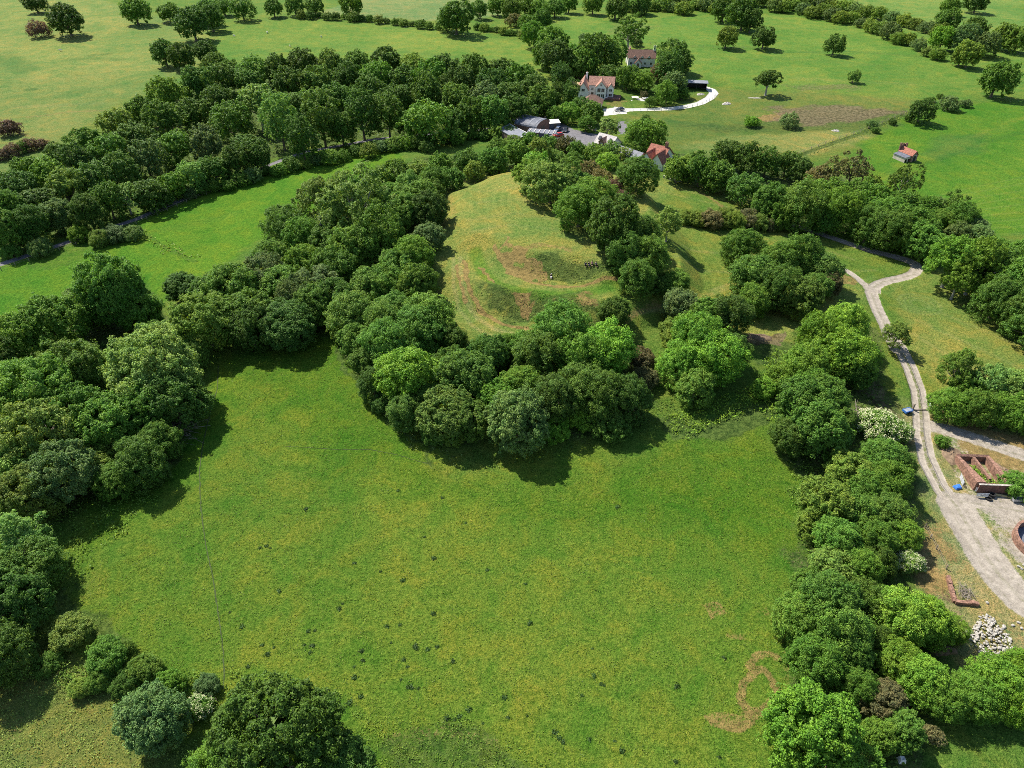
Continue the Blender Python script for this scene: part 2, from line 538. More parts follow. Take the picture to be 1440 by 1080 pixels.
    at['bare'] = mx.reduce([vein('1038,985 1043,962 1052,949 1066,945 1080,955 1090,972', 1.1, .80), vein('1036,978 1046,996 1048,1010 1032,1020 1006,1018', 1.1, .80), vein('1090,972 1087,986 1070,995 1050,1000', .9, .68), vein('996,1010 1030,1006', 1.0, .66),
                            vein('1042,1000 1070,995 1088,980', 1.2, .72), vein('1048,938 1060,926 1078,922 1093,931', 1.1, .74), vein('1000,855 1012,850 1018,860 1006,868 1000,855', .9, .62),
                            patch('1050,845 1085,840 1090,870 1055,868', 2, .55), vein('1030,900 1045,900', 1, .6), vein('1100,890 1108,960', .9, .5),
                            patch('696,343 725,350 757,362 762,388 736,388 712,372', .8, 1.20), vein('694,348 705,365 722,380 742,393 775,402 820,403 868,395', .8, 1.10),
                            patch('666,366 676,372 694,402 684,402 668,384', .8, 1.20), patch('724,420 752,418 760,440 746,457 728,450', .9, 1.27), patch('790,424 830,418 845,432 800,436', 1.2, 0.78),
                            vein('652,365 655,392 662,418 674,436 696,451 732,462 760,467', .75, 1.23), vein('643,372 646,400 655,428', .6, 0.91), vein('740,352 760,345 800,352', 1.5, 0.65),
                            vein('640,250 632,270 640,300', 1.5, .5), vein('880,450 930,430 975,420', 1.3, .62), vein('890,438 940,422', 1, .5),
                            patch('1180,375 1205,392 1215,405 1190,395', .8, .8), vein('970,262 1000,280 1025,297 1060,300', 1.6, .7), vein('1100,303 1130,322 1160,335', 1.5, .5),
                            patch('1315,590 1440,620 1600,650 1600,700 1400,650 1310,605', 1.5, .82), vein('1252,490 1300,560', 1.5, .45),
                            patch('1290,720 1330,760 1350,830 1300,840 1280,780', 3, .85), patch('1330,880 1420,860 1440,930 1350,940', 2, .55),
                            patch('1040,470 1090,462 1098,478 1060,486', .8, .5), patch('1068,163 1095,156 1108,164 1090,172 1072,170', 1.0, 1.0), patch('120,165 60,170 10,180 60,172', 3, .3),
                            vein('40,165 90,158 150,155', 2, .6), vein('20,185 75,200', 2, .55), vein('0,20 50,34 70,44', 1.5, .4),
                            patch('40,1060 150,1070 160,1120 100,1120', 2, .5), patch('0,985 28,975 30,1000 5,1060 -10,1060', 1.2, .5),
                            patch('130,985 150,1000 165,1040 160,1080 145,1030', 1, .5), vein('560,1035 640,1030 700,1050', 1.5, .42),
                            patch('800,60 850,64 830,78 800,80', 4, .5), patch('1290,72 1320,72 1315,76 1290,76', 1, .7)])
    at['brown'] = mx.reduce([patch('1080,150 1170,148 1260,152 1285,158 1240,168 1150,178 1085,174', 4, .85), patch('1098,118 1200,116 1230,128 1120,132', 4, .6),
                             woods * .42, patch('1320,610 1350,625 1352,665 1330,660', 1.2, .7), patch('1390,640 1415,655 1425,675 1400,668', 1.2, .6),
                             patch('845,42 870,30 940,36 900,48 850,52', 4, .5), patch('1200,560 1250,540 1260,590 1215,600', 1.5, .7), patch('1040,468 1095,460 1102,480 1060,490', .6, .9),
                             patch('1330,815 1375,840 1370,858 1335,840', 1.5, .7)])
    x, y = x0_, y0_
    trk = mx.reduce([vein('1120,318 1175,336 1222,352 1262,362', 2.0), vein('1262,362 1276,366 1286,371 1290,377 1286,384 1275,389 1262,392 1248,395 1236,399 1228,405 1225,413', 2.2),
                     vein('1183,376 1196,384 1208,393 1218,403 1225,413', 1.5, .85), vein('1225,411 1228,420 1231,428 1236,440 1244,455 1252,475 1262,492', 2.3),
                     patch('1208,393 1222,400 1238,398 1230,405 1226,414', .6, .8)])
    twin = mx(vein('1256,478 1262,492 1275,520 1285,550 1288,580 1289,610 1297,650 1318,690 1338,715', .95), vein('1266,480 1273,492 1286,518 1297,548 1302,580 1304,612 1310,642 1328,682 1350,710', .95))
    body = vein('1260,480 1268,492 1281,520 1291,550 1295,580 1297,610 1304,647 1324,687 1345,712', 2.2, .46)
    trk = mx.reduce([trk, twin, body, vein('1345,712 1365,745 1385,780 1410,815 1440,845 1520,880', 4.6), vein('1335,700 1370,705 1410,715 1440,718 1560,728', 2.6, .8),
                     vein('1305,598 1330,604 1365,615 1440,640', 3.2, .66), patch('1370,700 1440,700 1560,720 1560,800 1430,790 1415,750', 2, .62), patch('1315,615 1350,612 1440,660 1560,690 1560,860 1430,800 1385,735 1340,690', 2, .44)])
    at['track'] = trk
    at['tarmac'] = mx.reduce([vein('-120,405 0,372 60,352 190,309 275,273 360,240 430,213 520,197 620,187 700,180', 1.7, .9), patch('742,186 780,176 860,192 875,202 840,206 760,196', 1.2, 1.0),
                              patch('700,180 720,170 760,164 745,186 720,190', 2, .9), vein('768,165 790,176 815,190 840,196', 2.4, .9), patch('848,150 848,140 872,136 892,140 884,152 858,160', .8, .0),
                              patch('868,176 882,172 890,176 880,186 866,188', 1, .85)])
    at['rut'] = mx.reduce([vein('1262,362 1278,368 1289,377 1283,387 1262,392 1240,397 1229,404', .55, .7), vein('1225,412 1230,425 1236,440 1244,455 1252,475 1262,492', .55, .7), vein('1265,492 1281,520 1291,550 1295,580 1297,610 1304,647 1324,687 1345,712', .5, .8),
                           vein('1345,712 1365,745 1385,780 1410,815 1440,845', .7, .62), vein('1352,708 1375,745 1397,780 1425,815 1460,845', .4, .5), vein('1335,712 1352,745 1371,780 1392,815 1420,845', .4, .5), vein('1325,603 1365,617 1440,642', .5, .6), vein('1350,705 1400,713 1440,720', .5, .6)])
    conc = mx.reduce([vein('850,157 870,155 900,154 940,153 965,150 985,145 998,138 1004,131 1000,126 988,122', 3.0), patch('848,154 872,151 885,154 876,159 852,160', .8, 1), patch('888,138 902,135 914,139 905,143 890,142', .6, .9)])
    at['concrete'] = conc
    at['bare'] = mx(at['bare'], patch('846,150 852,138 874,138 886,142 880,152', .8, .62))

    Zl = Z.reshape(X.shape)
    V = np.stack([x, y, Z], 1).astype(np.float32)
    nr, nc = X.shape
    idx = np.arange(N).reshape(nr, nc)
    Q = np.stack([idx[:-1, :-1], idx[:-1, 1:], idx[1:, 1:], idx[1:, :-1]], -1).reshape(-1, 4)
    cx, cy = x[Q].mean(1), y[Q].mean(1)
    reg = np.zeros(len(Q), int)

    def mark(m, i):
        reg[m] = i

    mark(inside(cx, cy, pp('-100,920 60,760 300,640 270,560 300,480 470,450 640,640 860,640 960,610 1090,580 1140,700 1110,880 1060,1060 1050,1300 500,1300 330,1100 200,960')), 1)
    mark(inside(cx, cy, pp('-400,470 0,378 192,316 277,278 432,218 700,184 560,240 400,330 250,410 120,470 -300,560')), 2)
    mark((sdf(cx, cy, PLAT) < 27) & (cy > 60), 3)
    mark(inside(cx, cy, pp('1205,205 1290,155 1700,120 1700,335 1400,335 1240,275')), 4)
    mark(at['tarmac'][Q].mean(1) > .45, 5)
    mark(at['track'][Q].mean(1) > .45, 6)
    mark(conc[Q].mean(1) > .45, 7)
    names = ['ground', 'meadow', 'valley_field', 'mound_terrain', 'hay_field', 'lane', 'farm_track', 'driveway']
    labels = ['rolling green pasture of hedged fields running to the distance', 'large mown meadow with yellowed patches in the foreground', 'narrow bright green valley field below the wooded ridge',
              'grassy stepped earthwork mound with dry mown top', 'striped bright green hay field around the brick hut', 'grey tarmac lane along the wooded ridge with the farmyard',
              'pale gravel farm track winding down the right side', 'white concrete driveway curving up to the big house']
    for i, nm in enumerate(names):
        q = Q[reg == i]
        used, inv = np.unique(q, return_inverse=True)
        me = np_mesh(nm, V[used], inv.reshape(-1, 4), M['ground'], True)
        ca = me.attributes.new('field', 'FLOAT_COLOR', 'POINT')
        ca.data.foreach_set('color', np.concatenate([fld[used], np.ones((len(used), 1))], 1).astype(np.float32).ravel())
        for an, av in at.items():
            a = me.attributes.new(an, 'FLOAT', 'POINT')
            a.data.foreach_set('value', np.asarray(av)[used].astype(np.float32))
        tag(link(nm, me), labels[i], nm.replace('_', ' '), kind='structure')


make_ground()

# ------------------------------------------------------------------ trees and bushes
def fib_dirs(n, zmin, rng):
    i = np.arange(n) + .5
    z = 1 - (1 - zmin) * i / n
    a = i * 2.39996 + rng.uniform(0, 6.28)
    r = np.sqrt(np.maximum(0, 1 - z * z))
    d = np.stack([r * np.cos(a), r * np.sin(a), z], 1) + rng.normal(0, .12, (n, 3))
    return d / np.linalg.norm(d, axis=1, keepdims=True)


def rand_dirs(n, rng):
    d = rng.normal(0, 1, (n, 3))
    return d / np.linalg.norm(d, axis=1, keepdims=True)


def leaf_quads(pos, nrm, size, rng):
    n = len(pos)
    t = np.cross(nrm, rand_dirs(n, rng))
    t /= np.linalg.norm(t, axis=1, keepdims=True) + 1e-9
    b = np.cross(nrm, t)
    L = (size * rng.uniform(.7, 1.3, n))[:, None]
    W = L * rng.uniform(.5, .75, n)[:, None]
    bend = nrm * L * .18
    v = np.stack([pos - t * L * .5 - bend, pos + b * W * .5, pos + t * L * .5 - bend, pos - b * W * .5], 1).reshape(-1, 3)
    return v


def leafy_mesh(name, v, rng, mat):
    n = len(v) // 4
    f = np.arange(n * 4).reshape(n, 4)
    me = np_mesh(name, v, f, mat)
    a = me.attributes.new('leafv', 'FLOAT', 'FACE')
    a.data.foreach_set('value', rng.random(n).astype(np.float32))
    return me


# crown kinds, for a crown 10 m across: centre height, half height up/down, lobes, lobe size, looseness, lowest direction
KIND = {
    'o': dict(hc=5.2, up=4.2, dn=4.5, nl=76, lr=.112, loose=.04, zmin=-.74, word='oak'),
    'w': dict(hc=6.3, up=5.0, dn=6.1, nl=84, lr=.110, loose=.06, zmin=-.86, word='tree'),
    't': dict(hc=9.0, up=8.2, dn=7.0, nl=86, lr=.115, loose=.08, zmin=-.85, word='tall tree'),
    'a': dict(hc=7.0, up=5.4, dn=4.6, nl=58, lr=.105, loose=.22, zmin=-.55, word='open ash'),
    's': dict(hc=5.8, up=4.8, dn=5.3, nl=58, lr=.140, loose=.03, zmin=-.84, word='rounded tree'),
    'p': dict(hc=8.6, up=6.4, dn=4.6, nl=34, lr=.125, loose=.30, zmin=-.6, word='pine'),
    'b': dict(hc=3.2, up=3.6, dn=3.0, nl=40, lr=.150, loose=.05, zmin=-.55, word='bush'),
}


def make_crown(kind, seed, hi):
    k = KIND[kind]
    rng = np.random.default_rng(seed)
    nl = {2: int(k['nl'] * 1.9), 1: int(k['nl'] * 1.25), 0: int(k['nl'] * .8)}[hi]
    dirs = fib_dirs(nl, k['zmin'], rng)
    bumps = rand_dirs(7, rng)
    amp = rng.uniform(-.38, .34, 7)
    env = 1 + (amp[None] * np.exp(3.2 * (dirs @ bumps.T - 1))).sum(1) + rng.normal(0, .075 + k['loose'] * .35, nl)
    rad = np.where(dirs[:, 2:3] > 0, np.array([[4.1, 4.1, k['up'] * .84]]), np.array([[4.1, 4.1, k['dn'] * .84]]))
    cen = dirs * rad * env[:, None]
    if kind in 'wst':                                # these keep their width down towards the ground
        full = np.where(dirs[:, 2] < 0, np.maximum(1 - dirs[:, 2] ** 2, .12) ** -.27, 1.0)
        cen[:, :2] *= full[:, None]
    if k['loose'] > .1:
        keep = rng.random(nl) > k['loose'] * .6
        cen, dirs = cen[keep], dirs[keep]
        nl = len(cen)
    cen[:, 2] += k['hc']
    lr = 10 * k['lr'] * rng.uniform(.7, 1.35, nl) * {2: .74, 1: .9, 0: 1.0}[hi]
    ns, nv = {2: (16, 34), 1: (18, 32), 0: (12, 18)}[hi]
    P, Nn = [], []
    for c, d, r in zip(cen, dirs, lr):
        sd_ = rand_dirs(ns, rng) + d * .55 + np.array([0, 0, .25])
        sd_ /= np.linalg.norm(sd_, axis=1, keepdims=True)
        sc = c + sd_ * (r * (rng.uniform(.5, 1.08, ns) + .35 * (rng.random(ns) < .16)))[:, None]
        sr = r * rng.uniform(.24, .46, ns)
        ld = rand_dirs(ns * nv, rng) + np.repeat(sd_, nv, 0) * .5 + np.array([0, 0, .2])
        ld /= np.linalg.norm(ld, axis=1, keepdims=True)
        P.append(np.repeat(sc, nv, 0) + ld * (np.repeat(sr, nv) * (rng.uniform(.7, 1.08, ns * nv) + rng.exponential(.09, ns * nv)))[:, None])
        nn = ld * .9 + rand_dirs(ns * nv, rng) * .75 + np.array([0, 0, .5])
        Nn.append(nn / np.linalg.norm(nn, axis=1, keepdims=True))
    P, Nn = np.concatenate(P), np.concatenate(Nn)
    # oversized leaf quads added inside the crown to block light and see-through gaps
    m = 420 if k['loose'] < .1 else 130
    dd = rand_dirs(m, rng)
    dd = dd[dd[:, 2] > -.6]
    ip = dd * np.array([3.1, 3.1, k['up'] * .66]) * rng.uniform(.6, 1.0, (len(dd), 1)) + np.array([0, 0, k['hc']])
    v = leaf_quads(P, Nn, np.full(len(P), {2: .20, 1: .25, 0: .42}[hi]) * (1.15 if kind == 'b' else 1), rng)
    v2 = leaf_quads(ip, dd, np.full(len(ip), 1.1), rng)
    v = np.concatenate([v, v2])
    v[:, 2] = np.maximum(v[:, 2], .05)
    return leafy_mesh('crown', v, rng, M['leaf']), cen


def make_trunk(kind, seed, cen, bark):
    k = KIND[kind]
    rng = random.Random(seed)
    mb = MB()
    top = k['hc'] + k['up'] * .25
    n = 5
    if kind == 'b':
        for i in range(4):
            c = cen[rng.randrange(len(cen))]
            mb.tube([(rng.uniform(-.3, .3), rng.uniform(-.3, .3), -.2), (c[0] * .4, c[1] * .4, c[2] * .5), tuple(c)], [.16, .12, .04], 5)
        return mb.mesh('trunk', bark)
    lean = (rng.uniform(-.5, .5), rng.uniform(-.5, .5))
    pts = [(lean[0] * (i / (n - 1)) ** 2 * 1.5, lean[1] * (i / (n - 1)) ** 2 * 1.5, -.3 + (top + .3) * i / (n - 1)) for i in range(n)]
    mb.tube([pts[0]] + [(pts[0][0], pts[0][1], .35)] + pts[1:], [.62, .40, .34, .28, .2, .08], 8)
    order = list(range(len(cen)))
    rng.shuffle(order)
    for j in order[:11]:
        c = Vector(cen[j])
        z0 = k['hc'] * rng.uniform(.35, .8)
        st = Vector((lean[0] * (z0 / top) ** 2 * 1.5, lean[1] * (z0 / top) ** 2 * 1.5, z0))
        mid = st.lerp(c, .5) + Vector((rng.uniform(-.4, .4), rng.uniform(-.4, .4), rng.uniform(-.2, .6)))
        mb.tube([st, mid, c], [.17, .11, .04], 5)
    return mb.mesh('trunk', bark)


LIB = {}


def variants(kind, hi):
    key = (kind, hi)
    if key not in LIB:
        n = {'o': 5, 'w': 6, 's': 5, 'b': 4}.get(kind, 3) if hi < 2 else 2
        LIB[key] = []
        for i in range(n):
            sd_ = hash((ord(kind), hi, i)) % 9999 + 17
            me, cen = make_crown(kind, sd_, hi)
            LIB[key].append((me, make_trunk(kind, sd_, cen, M['palebark'] if kind == 'a' else M['bark'])))
    return LIB[key]


TONE = {
    'd': ((0.088, 0.165, 0.026), 'dark green'), 'm': ((0.12, 0.22, 0.03), 'mid green'), 'b': ((0.16, 0.285, 0.03), 'bright green'),
    'l': ((0.175, 0.270, 0.062), 'pale green'), 'o': ((0.165, 0.24, 0.04), 'olive green'), 'n': ((0.16, 0.145, 0.06), 'brownish'),
    'g': ((0.130, 0.200, 0.060), 'grey green'), 'r': ((0.17, 0.105, 0.075), 'reddish brown'), 'c': ((0.088, 0.185, 0.055), 'blue green'),
}
TREES = []


def place_tree(px, py, d, kind, tone, group, label, name=None, cat=None, blossom=0):
    k = KIND[kind]
    D = 10.0
    wx = wy = 0.0
    for _ in range(4):
        x, y, z, dep = unproj(px, py, k['hc'] * D / 10)
        D = d * dep / F * .95
    hi = 2 if D > 12.5 and dep < 180 else 1 if dep < 215 and D > 3.0 else 0
    vs = variants(kind, hi)
    i = len(TREES)
    rng = random.Random(i * 31 + 5)
    me, tr = vs[rng.randrange(len(vs))]
    nm = name or {'b': 'bush', 'p': 'pine_tree', 'o': 'oak_tree', 'a': 'ash_tree'}.get(kind, 'broadleaf_tree')
    root = empty(nm, (x, y, tz(x, y)), rng.uniform(0, 6.28))
    s = D / 10
    root.scale = (s * rng.uniform(.90, 1.12), s * rng.uniform(.90, 1.12), s * rng.uniform(.86, 1.12))
    cr = link('crown', me, root)
    base = TONE[tone][0]
    j = rng.uniform(.80, 1.22)
    cr.color = (base[0] * .90 * j * rng.uniform(.9, 1.12), base[1] * 1.02 * j, base[2] * .98 * j * rng.uniform(.85, 1.2), 1)
    link('trunk', tr, root)
    if blossom:
        r2 = np.random.default_rng(i)
        src = np.empty(len(me.vertices) * 3, np.float32)
        me.vertices.foreach_get('co', src)
        src = src.reshape(-1, 4, 3).mean(1)
        up = src[src[:, 2] > k['hc'] * .6]
        up = up[np.argsort(-np.linalg.norm(up - np.array([0, 0, k['hc'] * .7]), axis=1))[:len(up) // 2]]
        pk = up[r2.choice(len(up), blossom, replace=False)]
        pos = np.repeat(pk, 6, 0) + r2.normal(0, .3, (blossom * 6, 3))
        nn = rand_dirs(blossom * 6, r2) * .5 + np.array([0, -.3, 1.0])
        nn /= np.linalg.norm(nn, axis=1, keepdims=True)
        bm_ = np_mesh('blossom', leaf_quads(pos * 1.03, nn, np.full(len(pos), .30), r2), np.arange(len(pos) * 4).reshape(-1, 4), M['blossom'])
        link('blossom', bm_, root)
    tag(root, label, cat or ('bush' if kind == 'b' else 'tree'), group)
    TREES.append((root, x, y, D, kind))
    return root


def row(group, where, data, named=None, **kw):
    """One row of trees, listed as 'x,y,width,kind tone' in photo pixels of the crown's middle. Labels count along the row from its left end."""
    items = []
    for q in data.split():
        m_ = re.match(r'(-?\d+),(-?\d+),(\d+)([a-z])([a-z])$', q)
        items.append((int(m_[1]), int(m_[2]), int(m_[3]), m_[4], m_[5]))
    items.sort()
    for i, (px, py, d, kd, tn) in enumerate(items):
        lab = (named or {}).get((px, py))
        if lab is None:
            lab = '%s %s, %s from left %s' % (TONE[tn][1], KIND[kd]['word'], ordinal(i), where)
        place_tree(px, py, d, kd, tn, group, lab, **kw)


g = 'trees of the wooded ridge beyond the lane'
row(g, 'in the lane-side front row of the ridge wood',
    '8,325,50wm 42,318,48wd 80,300,46wg 125,302,46wd 152,283,44wd 176,276,40al 207,270,44wd 240,258,42wm 272,248,40wl 300,238,40wd 330,228,42wd 358,218,42wd 393,172,46tl 424,196,40td 452,168,46tm 480,182,38wd 508,158,46td 545,160,42tm 572,170,36wd 597,168,64sm 640,172,38wd 662,162,44wm 695,160,44wm 728,152,44wd 758,140,40wd',
    {(393, 172): 'tall pale green ash tree standing at the front of the ridge wood', (508, 158): 'tall dark tree with low hanging crown at the middle of the wood edge',
     (597, 168): 'broad round tree with soft pale crown at the ridge wood front edge'})
row(g, 'in the second row of the ridge wood',
    '12,295,48wm 52,280,48wd 92,266,48wo 130,252,46wd 170,240,46wd 204,222,46wg 243,205,46wm 289,203,44wg 326,172,50sm 345,200,38wd 362,140,66al 410,150,46wd 440,142,44wm 476,140,44wd 520,126,42wd 562,136,44wd 600,132,44wm 640,138,42wm 680,138,42wg 716,134,42wd 748,124,40wd',
    {(326, 172): 'pale round crown standing out above the ridge wood near its middle', (362, 140): 'largest pale green ash tree within the ridge wood'})
row(g, 'in the third row of the ridge wood',
    '25,262,46wd 68,245,46wm 110,230,46wd 150,212,46wm 190,192,46wd 232,168,50wm 272,158,46wd 312,146,44wd 350,112,40wm 405,120,44wd 447,118,44wm 487,112,42wd 527,110,42wm 568,112,42wd 608,110,42wm 648,116,42wd 690,118,42wd 728,112,40wm')
row(g, 'in the rearmost row of the ridge wood',
    '-5,262,40wm 40,238,38wm 82,216,38wd 122,197,40wm 162,176,42wo 198,156,42wm 236,136,44wm 275,120,42wd 312,108,42wd 352,98,40wm 392,94,40wd 428,92,40wd 466,90,40wo 505,90,40wm 545,90,40wd 584,92,40wo 624,96,40wd 664,97,40wm 702,100,38wd 738,104,36wm')
row('shrubs along the lane', 'between the ridge wood and the lane',
    '15,354,24bm 58,350,28bg 113,330,28bb 140,338,26bo 160,328,32bg 186,328,26bg 258,270,22bd 283,252,26bo 322,262,20bm 483,182,22bo 557,201,28bo 600,208,18bd 745,165,20bo')
row('shrubs under the front of the ridge wood', 'at the foot of the ridge wood',
    ' '.join('%d,%d,%db%s' % (212 + i * 18, 288 - i * 5.6 + (i * i * .07) + 2 * math.sin(i * 2.7), 22 + 5 * math.sin(i * 1.9), 'mdogm'[i % 5]) for i in range(29)))

g = 'trees of the wood left of the meadow'
row(g, 'in the left wood beside the valley field',
    '22,478,92om 70,452,88om 118,425,70om 165,412,112om 200,440,55om -20,520,90od',
    {(165, 412): 'broad spreading oak with the valley field behind it, left of the picture'})
row(g, 'in the second row of the left-hand meadow wood',
    '-10,590,110om 45,560,112om 112,522,104om 170,520,78ol 220,522,112ol 262,500,46sm 215,470,48om',
    {(220, 522): 'large olive crowned oak at the meadow corner of the left-hand wood'})
row(g, 'in the third row of the left-hand meadow wood',
    '8,660,96oo 48,622,100oo 100,590,96om 150,592,90om 196,575,92om 240,560,88od 225,620,60od')
row(g, 'in the front row of the left-hand wood',
    '40,690,92oo 88,672,84og 128,655,58oo 152,632,36al 160,672,50sm 196,650,64sd 212,668,42bd',
    {(152, 632): 'small pale blue-green tree glowing against the dark left-hand wood'})
row(g, 'down the shaded left edge of the picture',
    '16,762,84al -18,830,90od 20,850,86od 45,800,70sd -10,920,90sd 12,905,60bd',
    {(16, 762): 'pale ash tree at the left edge above the dark shade'})
row('bushes in the rough corner below the wood', 'in the rough corner at bottom left',
    '97,888,58bo 150,924,54bm 138,958,36bm 206,940,46bo 178,912,22bm 318,1008,30bd 66,932,34bm 176,962,38bd 240,958,36bm 292,962,34bg 116,966,34bo 345,972,30bm',
    {(97, 888): 'upright olive bush beside the deep shade at bottom left'})
row('trees at the bottom edge of the meadow', 'at the bottom edge of the meadow',
    '214,1014,96og 398,1038,166od 478,1078,90od 310,1085,80sm',
    {(214, 1014): 'grey green round tree beside the cream flowering elder at the bottom', (398, 1038): 'largest oak, filling the bottom edge left of centre'})
place_tree(280, 996, 36, 'b', 'm', 'cream flowering elders', 'small elder bush covered in cream blossom between the two bottom trees', blossom=420)

g = 'trees of the wood on the west flank of the mound'
row(g, 'along the valley side of the mound wood',
    '255,400,50od 300,412,60om 330,408,76om 372,392,62og 405,320,60sd 425,337,54sm 385,362,56om 446,280,58al 478,274,50al 505,268,46om 532,256,44om 558,248,42om 588,242,40oo 620,234,38om 654,228,38om 690,221,38om 726,215,38om 758,211,36oo')
row(g, 'in the second valley-side row of the mound wood',
    '288,448,92oo 340,440,80om 366,438,60od 398,398,66om 430,372,60om 462,345,58om 500,296,88al 548,274,48om 575,264,44al 606,256,42om 636,250,34om 668,241,30oo 700,235,28bm 735,226,26bm',
    {(500, 296): 'large pale green crown in the middle of the mound wood', (288, 448): 'broad olive oak at the meadow corner beneath the valley field'})
row(g, 'in the third valley-side row of the mound wood',
    '352,462,60od 392,446,68od 420,420,60og 446,404,66og 470,378,66om 500,352,60om 532,336,76sm 560,300,56om 585,275,56om 606,268,34om')
row(g, 'along the left side of the mound top',
    '604,296,52od 600,330,46og 582,356,56sb 560,380,54om 540,398,54sm 584,402,58oo 556,430,56om 600,442,66sm 588,462,74sm 634,474,46od')
row(g, 'in the lower row of the mound wood',
    '405,462,62od 440,432,60om 470,420,62om 492,440,72sm 520,400,58om 500,474,60om 540,458,60sm 545,490,64sm 512,508,50om')
row(g, 'in the meadow-facing row of the mound wood',
    '525,540,46sd 545,568,36bd 572,526,82sb 570,580,50sd 600,560,56om 628,585,72oo 655,530,80om 630,520,56om 660,590,60om 612,606,40bd 640,612,36bo 688,502,62om 730,545,60sb 700,560,56om 728,592,94og 776,600,44bb 780,565,66sd',
    {(728, 592): 'grey green feathery round tree low on the meadow front of the mound wood', (572, 526): 'bright green tree at the left end of the meadow front of the mound wood'})
row(g, 'in the clump below the mound scarp',
    '758,500,70sm 788,464,90sm 742,488,58om 862,440,42od 818,505,80sb 848,488,88sb 815,545,72sm 850,560,70sd 820,590,44bb 862,595,50bd 885,560,56sd 900,505,36bn 906,532,36bn 705,492,46om 722,488,34bo',
    {(790, 458): 'large blue-green domed tree directly below the mound scarp', (848, 488): 'bright green dense tree right of the domed tree below the scarp'})
row(g, 'in the separate clump right of the scarp lane',
    '944,464,32go 958,434,54og 990,446,58om 1022,444,60sd 975,478,64sb 1000,500,76sb 955,510,56sb 978,540,52sm 1028,492,56sd 952,482,38oo'.replace('go', 'oo'),
    {(958, 434): 'grey green tree at the back of the clump beside the scarp lane'})

g = 'trees on the mound and its slopes'
row(g, 'on the mound top',
    '774,256,62ol 795,245,50am 752,228,40bb 742,245,36ab 812,258,50om 836,272,52sm 815,290,56sm 845,292,40sd',
    {(774, 256): 'pale broad tree on the mound top at the left of its tree line'})
row(g, 'on the right slope of the mound',
    '866,318,70od 905,326,46sd 940,315,40al 882,360,54sm 912,362,58sm 895,390,46sm 950,395,38sm 928,402,30bd 897,244,48sd 890,345,44sd',
    {(897, 242): 'dark round lone tree on the grass behind the mound', (940, 315): 'pale slender ash standing right of the dark mound trees'})
row('trees on the grass right of the mound', 'in the group right of the mound',
    '1045,346,54sm 1062,384,64sm 1098,368,56sm 1092,402,60sd 1128,364,56sm 1160,380,48sl 1124,414,64oo 1060,418,48sm 1150,405,44om 1165,400,36on',
    {(1045, 346): 'rounded tree at the back left of the group right of the mound', (1160, 380): 'pale leaved tree at the right end of the group by the track'})
row('gorse bushes on the slope', 'in the gorse bank across the slope',
    '965,306,26bo 982,308,28bo 1000,310,30bn 1018,308,30bo 1034,312,32bo 1050,310,32bn 1066,312,30bo 1080,314,28bn 1092,318,20bo')
row('scrub bushes behind the mound', 'in the scrub behind the mound top',
    '700,206,26bm 722,200,26bo 745,196,26bm 770,204,30bm 795,206,28bn 812,212,28bm 808,226,26bm 838,216,30bb 856,228,32bb 862,212,24bm 826,240,30bn 846,250,26bn 866,262,24br 874,274,18br 880,218,22bo 780,222,26bo 760,216,26bb 660,222,24bm 884,232,18bn')

g = 'trees along the track behind the mound'
row(g, 'in the back row beside the red tiled house',
    '953,240,36oo 968,232,36oo 985,240,46om 1012,246,46om 1022,214,40sd 1050,222,38sd 1078,230,38sd 1106,230,34sd 1130,238,32sd 1155,246,34an 1175,240,40pn 1198,240,38pn 1215,244,24pn 1228,262,26ao',
    {(1198, 240): 'brown ragged pine behind the track trees near the brick hut', (1022, 214): 'dark round tree rising highest beside the pale field'})
row(g, 'in the front row along the farm track',
    '1050,263,48sd 1082,286,52om 1010,252,40om 1128,290,60sm 1100,300,44om 1160,306,46om 1186,296,60sb 1180,272,44om 1214,270,42om 1236,282,48om 1222,318,46sd 1252,304,60om 1250,325,50sd 1290,322,54om 1300,342,50om 1270,288,44om 1150,270,44om',
    {(1186, 296): 'bright green rounded tree beside the farm track'})
row(g, 'in the track trees by the hay field',
    '1270,258,40ao 1300,292,36om 1316,290,26ag 1345,284,34pd 1352,310,42sd 1345,332,46og 1368,318,40og 1330,312,40om 1378,338,40og',
    {(1345, 284): 'tall dark pine standing up against the hay field', (1270, 258): 'thin olive tree with see-through crown near the brick hut'})
g = 'trees on the right bank above the track'
row(g, 'in the clump above the right bank',
    '1340,368,62ab 1375,376,66ab 1350,392,50ab 1410,385,64sd 1440,405,70sm 1405,420,60sm 1440,440,60sd 1470,460,70sd 1400,350,46om 1440,360,50om',
    {(1340, 368): 'bright green oak with a torn pale limb on the right bank'})
row(g, 'in the thicket beside the metal gate',
    '1348,520,54ao 1395,540,52al 1432,545,60al 1338,570,48sm 1372,574,46sm 1408,572,50sm 1440,580,56sb 1365,545,44om 1470,560,60sb',
    {(1348, 520): 'thin tree with a pale bare trunk beside the metal gate'})

